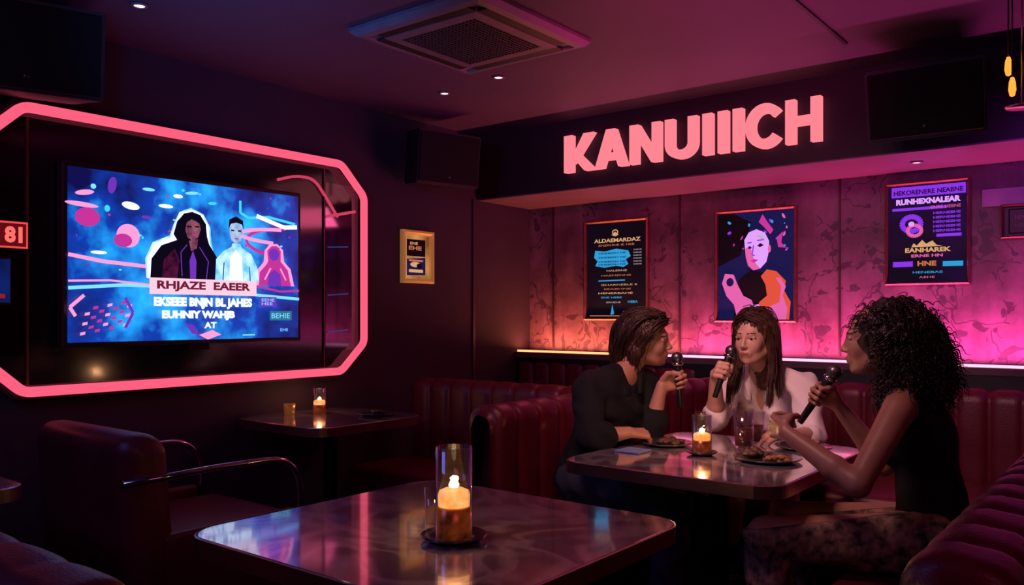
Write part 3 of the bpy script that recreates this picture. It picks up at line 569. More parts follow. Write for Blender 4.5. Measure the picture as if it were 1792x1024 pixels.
def tumbler(x,y,z,r,h,fill,label,stem=False):
    e=thing('drinking_glass',(x,y,z),label,'glass')
    if not stem:
        par(lathe('glass',[(0,.001),(r*.88,.001),(r*.9,.006),(r,h),(r*.95,h),(r*.86,.012),(0,.012)],M_glass2,(x,y,z)),e)
        if fill: par(lathe('drink',[(0,.0125),(r*.84,.0125),(r*.86+r*.07*fill,h*fill),(0,h*fill)],M_amber,(x,y,z)),e)
    else:
        par(lathe('glass',[(0,.001),(r,.001),(r,.003),(.004,.008),(.003,h*.45),(r*.7,h*.55),(r*.95,h*.75),(r*.8,h),(r*.77,h),(r*.9,h*.75),(r*.65,h*.57),(0,h*.5)],M_glass2,(x,y,z)),e)
    return e
tumbler(2.262,-3.37,Z,.020,.095,.0,'tiny clear shot glass next to the tall candle')
tumbler(2.365,-1.80,Z,.038,.15,.52,'tumbler half full of dark amber drink')
tumbler(2.35,-1.66,Z,.038,.125,.6,'tumbler of dark drink close to the middle seat')
tumbler(2.16,-1.74,Z,.026,.12,.0,'small clear stemmed glass by the plate',True)
gc=thing('votive_cup',(.14,-2.19,Z),'small gold votive cup glowing faintly','candle')
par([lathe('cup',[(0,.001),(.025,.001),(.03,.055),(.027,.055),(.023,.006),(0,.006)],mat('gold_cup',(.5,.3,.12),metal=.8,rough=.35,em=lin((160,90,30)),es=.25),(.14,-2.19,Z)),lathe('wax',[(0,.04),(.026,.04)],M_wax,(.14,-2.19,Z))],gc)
for (x,y,r,lb) in((.50,-1.93,.095,'dark plate on the small side table'),(2.095,-1.895,.10,'dark plate with food beside the woman in black'),(2.53,-1.99,.115,'round dark plate with food near the middle of the table'),(2.54,-1.66,.105,'dark plate with snacks by the far side')):
    saucer(x,y,Z,r,'plate',lb,'plate')['group']='dinner plates'
food(.50,-1.93,Z+.007,.045,'food_scraps','dark food scraps on the plate',9,M_food)
food(2.12,-1.90,Z+.007,.055,'food_portion','dark and reddish snack food on the plate',16,M_food)
food(2.49,-1.98,Z+.007,.05,'food_portion','dark glossy food pieces on the plate',14,M_food)
food(2.58,-2.03,Z+.007,.035,'food_portion','golden fried pieces on the plate',9,M_food2)
food(2.55,-1.66,Z+.007,.055,'food_portion','golden snack pieces on the plate',14,M_food2)
tag(box('napkin',(2.02,-2.16,Z),(2.12,-2.06,Z+.006),mat('blue_napkin',(.15,.2,.4),rough=.8),.002,2),'folded bluish napkin lying on the marble table','napkin')

# ---------------------------------------------------------------- armchair
ch=thing('armchair',(.57,-3.1,0),'padded burgundy leather armchair with curved chrome arm rails','armchair')
bm=bmesh.new(); bmesh.ops.create_cube(bm,size=1)
for v in bm.verts: v.co=V((v.co.x*.74,v.co.y*.17,v.co.z*.68))
bmesh.ops.bevel(bm,geom=bm.edges[:],offset=.075,segments=8,profile=.5,affect='EDGES')
for v in bm.verts:
    z=(v.co.z+.34)/.68; v.co.y+= -.05*z*z + .05*(v.co.x/.37)**2*0.6
    if v.co.z>0: v.co.x*=1-.03*z
bmesh.ops.transform(bm,matrix=Matrix.Translation((.57,-3.33,.51)),verts=bm.verts)
par(from_bm('backrest',bm,M_leather,True),ch)
par(cushion('seat',(.27,-3.27,.27),(.87,-2.68,.47),M_leather,.06),ch)
par(cushion('seat_base',(.24,-3.3,.10),(.90,-2.72,.28),M_leather,.03),ch)
for xx in(.225,.935):
    ys=-3.44 if xx>.5 else -3.25
    par(tube('arm_rail',smooth_path([(xx,ys,.695),(xx,-3.1,.705),(xx,-2.80,.70),(xx,-2.725,.60),(xx-.01,-2.735,.36)],.09,8),.012,M_chrome,10),ch)
    par(cushion('arm_panel',(xx-.04,-3.3,.12),(xx+.004,-2.74,.50),M_leather,.02),ch)
    par(tube('leg',[(xx-.015,-2.78,.13),(xx-.015,-2.78,0)],.014,M_chrome,8),ch); par(tube('leg',[(xx-.015,-3.26,.14),(xx-.015,-3.26,0)],.014,M_chrome,8),ch)

# ---------------------------------------------------------------- SDF people
def nrm(a): a=np.array(a,float); return a/np.linalg.norm(a)
class Field:
    def __init__(s,lo,hi,h):
        s.lo=np.array(lo,float); s.h=h; s.n=np.ceil((np.array(hi)-s.lo)/h).astype(int)+1; s.F=np.full(s.n,.08,np.float32)
        s.ax=[(s.lo[i]+h*np.arange(s.n[i])).astype(np.float32) for i in range(3)]
    def blk(s,lo,hi):
        a=np.clip(np.floor((np.array(lo)-s.lo)/s.h).astype(int),0,s.n); b=np.clip(np.ceil((np.array(hi)-s.lo)/s.h).astype(int)+1,0,s.n)
        if (b<=a).any(): return None
        sl=tuple(slice(a[i],b[i]) for i in range(3)); return sl,s.ax[0][sl[0]][:,None,None],s.ax[1][sl[1]][None,:,None],s.ax[2][sl[2]][None,None,:]
    def add(s,p,inf=0,sub=False):
        k=p[-1]; mg=.03+k
        if p[0]=='c':
            _,a,b,ra,rb,_=p; a=np.array(a,float);b=np.array(b,float);ra+=inf;rb+=inf;R=max(ra,rb)+mg
            q=s.blk(np.minimum(a,b)-R,np.maximum(a,b)+R)
            if q is None:return
            sl,X,Y,Zz=q; ba=b-a; L=max((ba**2).sum(),1e-9)
            px,py,pz=X-a[0],Y-a[1],Zz-a[2]; t=np.clip((px*ba[0]+py*ba[1]+pz*ba[2])/L,0,1)
            d=np.sqrt((px-t*ba[0])**2+(py-t*ba[1])**2+(pz-t*ba[2])**2)-(ra+(rb-ra)*t)
        else:
            _,c,R,rad,_=p; rad=np.array(rad,float)+inf; M=max(rad)+mg; c=np.array(c,float)
            q=s.blk(c-M,c+M)
            if q is None:return
            sl,X,Y,Zz=q; px,py,pz=X-c[0],Y-c[1],Zz-c[2]; k0=0;k1=0
            for i in range(3):
                w=px*R[0,i]+py*R[1,i]+pz*R[2,i]; k0=k0+(w/rad[i])**2; k1=k1+(w/rad[i]**2)**2
            k0=np.sqrt(k0)+1e-6;k1=np.sqrt(k1)+1e-6; d=k0*(k0-1)/k1
        A=s.F[sl]; d=d.astype(np.float32)
        if sub:
            d=-d; hh=np.maximum(k-np.abs(A-d),0)/max(k,1e-6); s.F[sl]=np.maximum(A,d)+hh*hh*k*.25
        else:
            hh=np.maximum(k-np.abs(A-d),0)/max(k,1e-6); s.F[sl]=np.minimum(A,d)-hh*hh*k*.25
    def clip(s,pt,nv):
        nv=nrm(nv); d=(s.ax[0][:,None,None]-pt[0])*nv[0]+(s.ax[1][None,:,None]-pt[1])*nv[1]+(s.ax[2][None,None,:]-pt[2])*nv[2]
        s.F=np.maximum(s.F,d.astype(np.float32))
    def disp(s,fn):
        I=np.nonzero(np.abs(s.F)<.03); s.F[I]+=fn(s.ax[0][I[0]],s.ax[1][I[1]],s.ax[2][I[2]]).astype(np.float32)
    def mesh(s):
        F=s.F; F[0]=F[-1]=.08; F[:,0]=F[:,-1]=.08; F[:,:,0]=F[:,:,-1]=.08
        S=(F<0); c=np.zeros(np.array(S.shape)-1,np.uint8)
        for i in(0,1):
            for j in(0,1):
                for k in(0,1): c+=S[i:S.shape[0]-1+i,j:S.shape[1]-1+j,k:S.shape[2]-1+k]
        ci=np.stack(np.nonzero((c>0)&(c<8)),1); idx=np.full(c.shape,-1,np.int32); idx[tuple(ci.T)]=np.arange(len(ci))
        acc=np.zeros((len(ci),3));cnt=np.zeros(len(ci))
        cor=[(i,j,k) for i in(0,1) for j in(0,1) for k in(0,1)]
        for a in cor:
            for d in range(3):
                if a[d]==0:
                    b=list(a);b[d]=1; fa=F[tuple((ci+a).T)];fb=F[tuple((ci+b).T)]; mk=(fa<0)!=(fb<0); t=np.where(mk,fa/np.where(mk,fa-fb,1),0)
                    p=np.tile(np.array(a,float),(len(ci),1)); p[:,d]+=t; acc+=p*mk[:,None]; cnt+=mk
        vs=s.lo+s.h*(ci+acc/cnt[:,None]); fs=[]
        for d in range(3):
            e1,e2=[(1,2),(2,0),(0,1)][d]
            A=np.take(S,range(S.shape[d]-1),d);B=np.take(S,range(1,S.shape[d]),d); g=np.stack(np.nonzero(A!=B),1)
            g=g[(g[:,e1]>0)&(g[:,e2]>0)&(g[:,e1]<c.shape[e1])&(g[:,e2]<c.shape[e2])]
            ins=A[tuple(g.T)]
            def sh(a,b): q=g.copy(); q[:,e1]-=a; q[:,e2]-=b; return idx[tuple(q.T)]
            f=np.stack([sh(1,1),sh(0,1),sh(0,0),sh(1,0)],1); f[~ins]=f[~ins][:,::-1]; fs.append(f)
        return vs,np.concatenate(fs)
def fast_mesh(name,vs,fs,mats,fm=None):
    me=bpy.data.meshes.new(name); me.from_pydata(vs.tolist(),[],fs.tolist()); me.update()
    for m in mats: me.materials.append(m)
    if fm is not None: me.polygons.foreach_set('material_index',fm.astype(np.int32))
    me.polygons.foreach_set('use_smooth',np.ones(len(fs),bool)); ob=bpy.data.objects.new(name,me); COL.objects.link(ob); return ob
def headframe(fwd,up=(0,0,1)):
    x=nrm(fwd); y=nrm(np.cross(up,x)); z=np.cross(x,y); return np.stack([x,y,z],1)
def head_prims(c,R):
    T=lambda p:np.array(c)+R@np.array(p,float)
    e=lambda p,r,k=.015:('e',T(p),R,r,k); cn=lambda a,b,ra,rb,k=.01:('c',T(a),T(b),ra,rb,k)
    P=[e((-.014,0,.028),(.092,.071,.080),.02),e((.024,0,-.022),(.064,.055,.080),.02),e((.030,0,-.064),(.048,.039,.042),.02),e((.066,0,-.093),(.017,.016,.015),.02)]
    for s in(-1,1): P+= [e((.056,.034*s,-.026),(.019,.016,.020),.025),cn((-.0,.047*s,-.055),(.045,.024*s,-.085),.016,.012,.025),e((-.006,.070*s,-.008),(.016,.008,.026),.006)]
    P+=[cn((.077,-.027,.020),(.077,.027,.020),.010,.010,.018),cn((.084,0,.010),(.099,0,-.024),.006,.0085,.010),e((.101,0,-.028),(.0105,.009,.0085),.007)]
    for s in(-1,1): P.append(e((.094,.0095*s,-.033),(.008,.006,.0055),.006))
    P+=[e((.079,0,-.060),(.012,.023,.017),.014)]
    S=[e((.093,.030*s,.001),(.015,.016,.009),.010) for s in(-1,1)]
    P2=[cn((.0875,-.012,-.0580),(.0875,.012,-.0580),.0035,.0035,.005),cn((.0915,-.004,-.0570),(.0915,.004,-.0570),.0035,.0035,.006),cn((.0865,-.010,-.0665),(.0865,.010,-.0665),.0045,.0045,.005)]
    for s in(-1,1): P2+=[cn((.0790,.019*s,.0085),(.0755,.041*s,.0070),.0062,.0055,.004),cn((.0770,.020*s,-.0095),(.0745,.040*s,-.0085),.0045,.004,.004)]
    return P,S,P2
def hand_prims(Wp,X,Y,left,pose,s=.93):
    X=nrm(X);Y=nrm(np.array(Y,float)-X*np.dot(X,Y));Zn=np.cross(X,Y)*(1 if left else -1)
    T=lambda a,b,c:np.array(Wp)+s*(X*a+Y*b+Zn*c); P=[]
    ang={'grip':(58,80,52),'cup':(36,42,34),'rest':(18,28,18),'pinch':(48,42,25)}[pose]
    ys=[.030,.010,-.011,-.030]; ls=[.95,1.06,1.0,.8]; rx=[.082,.087,.083,.075]
    for i in range(4):
        P.append(('c',T(.004,ys[i]*.5,0),T(rx[i],ys[i],0),.0135*s,.0112*s,.010))
        x,z=rx[i],0; a=0; y=ys[i]; q=T(x,y,z); add=(i-1.5)*(5 if pose in('rest','pinch') else 0)
        for k,(L,r0,r1) in enumerate(((.043,.0098,.0088),(.027,.0088,.0078),(.021,.0078,.0066))):
            a+=math.radians(ang[k]+add); x2=x+math.cos(a)*L*ls[i]; z2=z+math.sin(a)*L*ls[i]; y2=y+(ys[i]*.05 if pose!='grip' else 0)
            q2=T(x2,y2,z2); P.append(('c',q,q2,r0*s,r1*s,.0035)); x,z,y,q=x2,z2,y2,q2
    th={'grip':((.018,.026,.006),(.045,.044,.024),(.070,.040,.050),(.092,.026,.056)),'cup':((.018,.026,.008),(.034,.044,.034),(.044,.044,.062),(.058,.036,.086)),'rest':((.018,.026,.0),(.045,.052,.012),(.07,.066,.018),(.09,.07,.022)),'pinch':((.018,.026,.004),(.045,.046,.024),(.07,.044,.042),(.09,.032,.052))}[pose]
    for k,(r0,r1) in enumerate(((.015,.0125),(.0115,.0098),(.0098,.008))): P.append(('c',T(*th[k]),T(*th[k+1]),r0*s,r1*s,.005))
    return P,T
M_skinA=mat('skin_tan',(.46,.23,.16),(.40,.19,.13),scale=14,rough=.48,bump=.03,bscale=250)
M_skinB=mat('skin_fair',(.58,.34,.25),(.52,.29,.21),scale=14,rough=.48,bump=.03,bscale=250)
M_skinC=mat('skin_brown',(.38,.185,.12),(.32,.15,.095),scale=14,rough=.45,bump=.03,bscale=250)
M_lip=mat('lip',(.36,.12,.10),rough=.38); M_brow=mat('eyebrow_hair',(.04,.02,.015),rough=.8)
M_eyew=mat('eye_white',(.55,.52,.50),rough=.15); M_iris=mat('iris_dark',(.03,.015,.01),rough=.1)
def hairmat(name,c): return mat(name,c,tuple(x*.5 for x in c),scale=50,rough=.42,bump=.35,bscale=180)
def strand_tubes(vv,ff,paths,r0):
    for pts in paths:
        n=len(pts)-1; base=len(vv)
        for i,pp in enumerate(pts):
            t=nrm(pts[min(i+1,n)]-pts[max(i-1,0)]); u=nrm(np.cross(t,(.31,.22,.05)) if abs(t[2])>.9 else np.cross(t,(0,0,1.))); w=np.cross(t,u); r=r0*(1-.75*(i/n)**2)
            for k in range(3):
                an=k*math.pi*2/3; vv.append((pp+u*math.cos(an)*r+w*math.sin(an)*r).tolist())
        for i in range(n):
            for k in range(3): ff.append([base+i*3+k,base+i*3+(k+1)%3,base+(i+1)*3+(k+1)%3,base+(i+1)*3+k])
def person(label,J,skin,hands,shirt,pants,hair,hstyle,hf,sleeve):
    g=lambda k:np.array(J[k],float)
    neck,chest,waist,pel=g('neck'),g('chest'),g('waist'),g('pelvis'); lat=nrm(g('shL')-g('shR')); up=nrm(neck-pel); fw=nrm(np.cross(lat,up))
    RT=np.stack([fw,lat,np.cross(fw,lat)],1); upc=nrm(neck-chest); Rc=np.stack([nrm(np.cross(lat,upc)),lat,upc],1)
    head=g('head'); R=headframe(hf,J.get('hup',(0,0,1)))
    torso=[('e',pel,RT,(.11,.155,.10),.04),('e',waist,RT,(.088,.118,.11),.05),('e',chest,Rc,(.098,.135,.135),.05),('c',neck-upc*.045+lat*.1,neck-upc*.045-lat*.1,.052,.052,.04)]
    for s in(-1,1): torso.append(('e',chest+Rc[:,0]*.07+lat*.058*s-upc*.0,Rc,(.052,.052,.052),.03))
    trap=[('c',neck+upc*.02,g('sh'+s)*.8+neck*.2+upc*.0,.038,.044,.03) for s in 'LR']
    nk=[('c',neck-upc*.02,head+R@np.array((-.022,0,-.05)),.050,.044,.02)]
    arm={}; hp=[]
    for s in 'LR':
        sh,el=g('sh'+s),g('el'+s); Wp,X,Y,pose=hands[s]
        P,T=hand_prims(Wp,X,Y,s=='L',pose); Wp=np.array(Wp,float); md=el+(Wp-el)*.3
        arm[s]=[('c',sh,el,.047,.034,.02),('c',el,md,.034,.036,.015),('c',md,Wp,.036,.0225,.012)]; hp+=P
    leg=[];foot=[]
    for s in 'LR':
        hi,kn,an=g('hip'+s),g('kn'+s),g('an'+s); cf=kn+(an-kn)*.3; toe=an+nrm(J['toe'])*.15+np.array((0,0,-.045)); heel=an+np.array((0,0,-.04))-nrm(J['toe'])*.03
        leg+=[('c',hi,kn,.088,.058,.03),('c',kn,cf,.055,.056,.02),('c',cf,an,.056,.034,.02)]; foot+=[('c',an,heel,.034,.034,.02),('c',heel,toe,.036,.026,.02)]
    H,S,H2=head_prims(head,R); allp=torso+trap+nk+arm['L']+arm['R']+hp+leg+foot+H
    pts=np.array([q for p in allp for q in ((p[1],p[2]) if p[0]=='c' else (p[1],))]); lo=pts.min(0)-.17;hi=pts.max(0)+.17; lo[2]=max(lo[2],-.02)
    F=Field(lo,hi,.0036)
    for p in torso+trap+leg+foot+nk+H: F.add(p)
    for p in S: F.add(p,sub=True)
    for p in H2: F.add(p)
    for s in 'LR':
        for p in arm[s]: F.add(p)
    for p in hp: F.add(p)
    vs,fs=F.mesh(); fc=(vs[fs].mean(1)-head)@R; fm=np.zeros(len(fs),int)
    x,y,z=fc.T; fm[(x>.080)&(np.abs(y)<.0185)&(z>-.0712)&(z<-.0545)&(np.abs(y)<.0185-1.2*np.maximum(0,np.abs(z+.0625)-.004))]=1
    fm[(x>.06)&(np.abs(y)>.013)&(np.abs(y)<.042)&(np.abs(z-(.0245-.12*np.abs(np.abs(y)-.028)))<.0024)]=2
    body=fast_mesh('person',vs,fs,[skin,M_lip,M_brow],fm); tag(body,label,'person')
    for s in(-1,1):
        pr=[];mi=[]; rr=.0125
        for k in range(13):
            a=math.pi*k/12; pr.append((rr*math.sin(a),rr*math.cos(a))); mi.append(1 if k<2 else 0)
        par(lathe('eye',pr,[M_eyew,M_iris],tuple(head+R@np.array((.0700,.0300*s,.0002))),tuple(R@np.array((1,.0,-.06))),20,mi[:-1]),body)
    F2=Field(lo,hi,.0045); inf=shirt.get('inf',.014)
    for p in torso: F2.add(p,inf)
    fa=shirt.get('fold',.004)
    if not shirt.get('tank'):
        for p in trap: F2.add(p,inf*.6)
        for s in 'LR':
            q=arm[s][0]; F2.add(q,inf)
            t=sleeve[s]
            if t>0:
                a,b=arm[s][1][1],arm[s][2][2]; F2.add(('c',a,a+(b-a)*t,.037,.036,.012),inf)
                if t<1: F2.add(('c',a+(b-a)*(t-.06),a+(b-a)*t,.041,.041,.004),inf)
        a,b=neck+fw*.065+upc*.04,chest+Rc[:,0]*.13+upc*shirt.get('vneck',.06); F2.add(('c',a,b,.046,.010,.004),0,True)
        F2.add(('c',neck,head,.049,.049,.004),.004,True)
        F2.disp(lambda x,y,z: fa*(np.sin(38*x+22*z+3*np.sin(17*y))*.6+np.sin(55*y-30*z+2*np.sin(21*x))*.5+.5*np.sin(80*z+40*x+2*np.sin(30*y))))
        for s in(-1,1):
            c0=neck+upc*.050+lat*.020*s-fw*.058; c1=neck+upc*.040+lat*.060*s-fw*.01; c2=neck+upc*.005+lat*.058*s+fw*.055; c3=neck-upc*.045+lat*.036*s+fw*.098
            F2.add(('c',c0,c1,.009,.010,.004)); F2.add(('c',c1,c2,.010,.013,.004)); F2.add(('c',c2,c3,.014,.007,.004)); F2.add(('c',c2+lat*.018*s-upc*.02,c3+lat*.012*s,.009,.006,.004))
    else:
        for s in(-1,1): F2.add(('c',neck+lat*.085*s-upc*.06+fw*.05,neck+lat*.075*s+upc*.0-fw*.0,.026,.020,.012)); F2.add(('c',neck+lat*.075*s,neck+lat*.08*s-upc*.1-fw*.05,.022,.03,.012))
        for s in 'LR': F2.add(('c',g('sh'+s)+(g('sh'+s)-g('sh'+('R' if s=='L' else 'L')))*.06,g('el'+s),.052,.04,.006),.004,True)
        F2.add(('c',neck+upc*.06,neck-upc*.03,.052,.052,.01),0,True)
        F2.disp(lambda x,y,z: fa*(np.sin(38*x+22*z+3*np.sin(17*y))*.6+np.sin(55*y-30*z+2*np.sin(21*x))*.5))
    F2.clip(pel-up*.06,-up)
    v,f=F2.mesh(); par(fast_mesh('shirt',v,f,[shirt['mat']]),body)
    F3=Field(lo,[hi[0],hi[1],pel[2]+.3],.006)
    F3.add(torso[0],.012)
    for p in leg: F3.add(p,.013)
    F3.clip((0,0,.13),(0,0,-1)); F3.disp(lambda x,y,z:.003*(np.sin(60*x+40*z)+np.sin(47*y-52*z)))
    F3.clip(pel+up*.09,up)
    v,f=F3.mesh(); par(fast_mesh('trousers',v,f,[pants]),body)
    for s in (0,1):
        Fp=Field(foot[s*2+1][1]-.25,foot[s*2+1][1]+.25,.006)
        for p in foot[s*2:s*2+2]: Fp.add(p,.010)
        Fp.clip((0,0,.004),(0,0,-1)); Fp.clip((0,0,.10),(0,0,1)); v,f=Fp.mesh(); par(fast_mesh('shoe',v,f,[M_black]),body)
    T=lambda p:head+R@np.array(p,float)
    e=lambda p,r,k=.02:('e',T(p),R,r,k); cn=lambda a,b,ra,rb,k=.02:('c',T(a),T(b),ra,rb,k)
    Fh=Field(T((-.05,0,-.04))-.34,T((-.05,0,-.04))+.34,.004); paths=[]
    def flow(ctrl,count,spread,amp=(.001,.004)):
        for _ in range(count):
            o=rng.normal(0,1,3)*spread; ph=rng.uniform(0,6); am=rng.uniform(*amp); C=[T(c)+R@(o*(.6+.5*i/len(ctrl))) for i,c in enumerate(ctrl)]
            C=C[:max(3,len(C)-(1 if rng.uniform()<.25 else 0))]
            pp=[]
            for i in range(len(C)-1):
                for k in range(5):
                    t=k/5; m0=(C[i+1]-C[max(i-1,0)])/2; m1=(C[min(i+2,len(C)-1)]-C[i])/2
                    h=(2*t**3-3*t**2+1)*C[i]+(t**3-2*t**2+t)*m0+(-2*t**3+3*t**2)*C[i+1]+(t**3-t**2)*m1
                    pp.append(h+R@np.array((am*math.sin(ph+i*2+t*2),am*math.cos(ph+i*1.6+t),0)))
            pp.append(C[-1]); paths.append(pp)
    if hstyle=='wavy':
        P=[e((-.026,0,.040),(.100,.080,.081)),e((-.06,0,-.02),(.063,.074,.10)),cn((-.06,0,-.05),(-.085,0,-.165),.058,.040)]
        for s in(-1,1):
            P+=[cn((.055,.030*s,.085),(.02,.070*s,.045),.015,.018),cn((.02,.070*s,.045),(-.025,.074*s,-.04),.018,.024),cn((-.025,.074*s,-.04),(-.055,.06*s,-.15),.025,.024)]
            flow([(.075,.02*s,.085),(.035,.070*s,.06),(-.005,.084*s,-.0),(-.035,.082*s,-.07),(-.04,.080*s,-.13),(-.06,.09*s,-.19),(-.04,.095*s,-.22)],150,(.013,.007,.012),(.002,.007))
            flow([(.06,.01*s,.105),(-.01,.055*s,.105),(-.07,.078*s,.04),(-.095,.065*s,-.05),(-.085,.065*s,-.13),(-.105,.06*s,-.19),(-.085,.06*s,-.23)],150,(.012,.012,.010),(.002,.008))
        flow([(.05,0,.112),(-.05,0,.118),(-.115,0,.06),(-.13,0,-.03),(-.12,0,-.12),(-.13,0,-.18),(-.11,0,-.23)],150,(.012,.035,.008),(.002,.008))
        cut=[e((.10,0,-.035),(.080,.060,.092),.01)]
    elif hstyle=='long':
        P=[e((-.024,0,.040),(.098,.078,.080)),e((-.055,0,-.03),(.062,.072,.12)),cn((-.065,0,-.08),(-.085,0,-.20),.050,.035)]
        for s in(-1,1):
            P+=[cn((.058,.020*s,.090),(.035,.060*s,.05),.012,.015),cn((.035,.060*s,.05),(.0,.074*s,-.03),.015,.018),cn((.0,.074*s,-.03),(-.005,.078*s,-.12),.018,.016)]
            flow([(.070,.006*s,.098),(.048,.056*s,.070),(.016,.080*s,.01),(.006,.084*s,-.06),(.010,.086*s,-.13),(.045,.092*s,-.20),(.06,.090*s,-.27)],200,(.010,.006,.010),(.001,.004))
            flow([(.03,.004*s,.116),(-.01,.062*s,.090),(-.03,.086*s,.01),(-.035,.084*s,-.08),(-.03,.090*s,-.16),(-.01,.105*s,-.24)],180,(.013,.007,.012),(.001,.005))
        flow([(.02,0,.118),(-.06,0,.115),(-.115,0,.05),(-.12,0,-.05),(-.115,0,-.15),(-.11,0,-.24)],120,(.01,.035,.01))
        cut=[e((.10,0,-.035),(.084,.060,.100),.01),cn((.02,0,-.10),(.05,0,-.30),.066,.075,.005)]
    else:
        P=[e((-.055,0,.012),(.118,.118,.115)),e((-.105,0,-.07),(.10,.12,.12)),e((-.08,0,-.13),(.08,.11,.08))]
        cut=[e((.118,0,-.03),(.100,.11,.105),.01)]
    for p in P: Fh.add(p)
    for p in cut: Fh.add(p,sub=True)
    hc=T((-.03,0,.03)); 
    if hstyle=='curly': Fh.disp(lambda x,y,z:.007*(np.sin(95*x+2*np.sin(60*z))*np.sin(95*y+2*np.sin(50*x))+np.sin(95*z+2*np.sin(70*y)))*1.0)
    else:
        def st(x,y,z):
            p=np.stack([x-hc[0],y-hc[1],z-hc[2]],1)@R; az=np.arctan2(p[:,1],p[:,0]); return .0022*np.sin(az*46+9*p[:,2]*4)+.0018*np.sin(az*21-p[:,2]*30)
        Fh.disp(st)
    v,f=Fh.mesh(); vv=v.tolist(); ff=f.tolist()
    if hstyle=='curly':
        sel=rng.choice(len(v),1500,replace=False); cen=T((-.07,0,-.03))
        for q in sel:
            p0=v[q]; lc=(p0-head)@R
            if lc[0]>.0 and lc[2]<.075: continue
            o=nrm(p0-cen); dn=nrm(o*.75+np.array((0,0,-.7))+rng.normal(0,.25,3)); L=rng.uniform(.035,.085); a=nrm(np.cross(dn,(0.3,.2,1))); b=np.cross(dn,a); cr=rng.uniform(.005,.010); ph=rng.uniform(0,6); n=20
            paths.append([p0-o*.010+dn*L*i/n+np.array((0,0,-.03))*(i/n)**2+(a*math.cos(ph+i*.66)+b*math.sin(ph+i*.66))*cr for i in range(n+1)])
    strand_tubes(vv,ff,paths,.0026 if hstyle=='curly' else .0019)
    par(new('hair',vv,ff,hair),body)
    return body
def microphone(c,d,label):
    d=V(d).normalized(); c=V(c); e=thing('microphone',c,label,'microphone')
    par(lathe('handle',[(0,-.115),(.0095,-.114),(.011,-.11),(.013,-.02),(.0165,.055),(.0175,.062),(0,.062)],mat('mic_body',(.02,.02,.022),rough=.35,metal=.5),c,d,20),e)
    par(lathe('mic_ring',[(.0175,.060),(.0235,.064),(.0235,.070),(.017,.073)],M_chrome,c,d,20),e)
    pr=[(.017,.066)]+[(.0245*math.sin(a),.092-.0245*math.cos(a)) for a in [math.radians(50+130*k/10) for k in range(11)]]
    par(lathe('mic_grille',pr,mat('mic_mesh',(.20,.19,.2),(.05,.05,.05),scale=500,rough=.35,metal=.9),c,d,20),e)
    return e
def gripwrist(mc,X,Y,left,s=.93,cx=.078,cz=.030):
    X=nrm(X);Y=nrm(np.array(Y,float)-X*np.dot(X,Y)); Zn=np.cross(X,Y)*(1 if left else -1)
    return tuple(np.array(mc)-s*(X*cx+Zn*cz))
# --- woman in black
mA=(2.045,-1.70,.985); dA=(-.06,-.03,1.0); XA=(.72,.45,.35); YA=dA
wA=gripwrist(mA,XA,YA,True)
person('person in loose black shirt leaning forward with a raised microphone',
 dict(head=(1.895,-1.70,1.150),neck=(1.83,-1.80,.99),chest=(1.79,-1.84,.86),waist=(1.75,-1.87,.69),pelvis=(1.745,-1.88,.575),shL=(1.87,-1.66,.955),shR=(1.795,-1.985,.945),
  elL=(1.94,-1.74,.775),elR=(1.895,-2.13,.785),hipL=(1.76,-1.79,.57),hipR=(1.76,-1.97,.57),knL=(2.17,-1.80,.56),knR=(2.17,-2.0,.56),anL=(2.18,-1.80,.09),anR=(2.14,-2.02,.09),toe=(1,0,0),hup=(.15,-.1,1)),
 M_skinA,{'L':(wA,XA,YA,'grip'),'R':((1.985,-1.995,.80),(.5,.85,-.12),(-.8,.5,.35),'pinch')},
 dict(mat=mat('black_shirt',(.007,.007,.010),(.005,.005,.007),rough=.85,spec=.25),inf=.020,fold=.0055),mat('dark_jeans',(.02,.025,.045),rough=.8),hairmat('hair_dark_brown',(.055,.022,.014)),'wavy',(.95,.36,-.06),{'L':.25,'R':.3})
microphone(mA,dA,'black handheld microphone held by the woman in black')
# --- woman in white shirt
mB=(2.185,-1.575,1.020); dB=(.18,.33,.86); XB=(.35,-.60,.25); wB=gripwrist(mB,XB,dB,False)
person('person in open-collared white shirt with a microphone, long straight hair',
 dict(head=(2.235,-1.38,1.155),neck=(2.225,-1.25,.985),chest=(2.22,-1.15,.85),waist=(2.22,-1.0,.69),pelvis=(2.22,-.87,.575),shL=(2.395,-1.24,.945),shR=(2.055,-1.20,.945),
  elL=(2.48,-1.38,.755),elR=(2.07,-1.40,.80),hipL=(2.31,-.88,.57),hipR=(2.13,-.88,.57),knL=(2.34,-1.30,.56),knR=(2.10,-1.30,.56),anL=(2.34,-1.30,.09),anR=(2.10,-1.32,.09),toe=(0,-1,0)),
 M_skinB,{'L':((2.44,-1.575,.785),(-.5,-.85,-.02),(-.8,.5,.25),'rest'),'R':(wB,XB,dB,'grip')},
 dict(mat=mat('white_shirt',(.80,.72,.71),(.74,.66,.66),rough=.75),inf=.017,fold=.0065,vneck=.0),mat('blue_jeans',(.04,.07,.16),rough=.85),hairmat('hair_brown',(.095,.040,.025)),'long',(-.10,-1,-.05),{'L':.1,'R':.1})
microphone(mB,dB,'black handheld microphone held near the mouth by the woman in white')
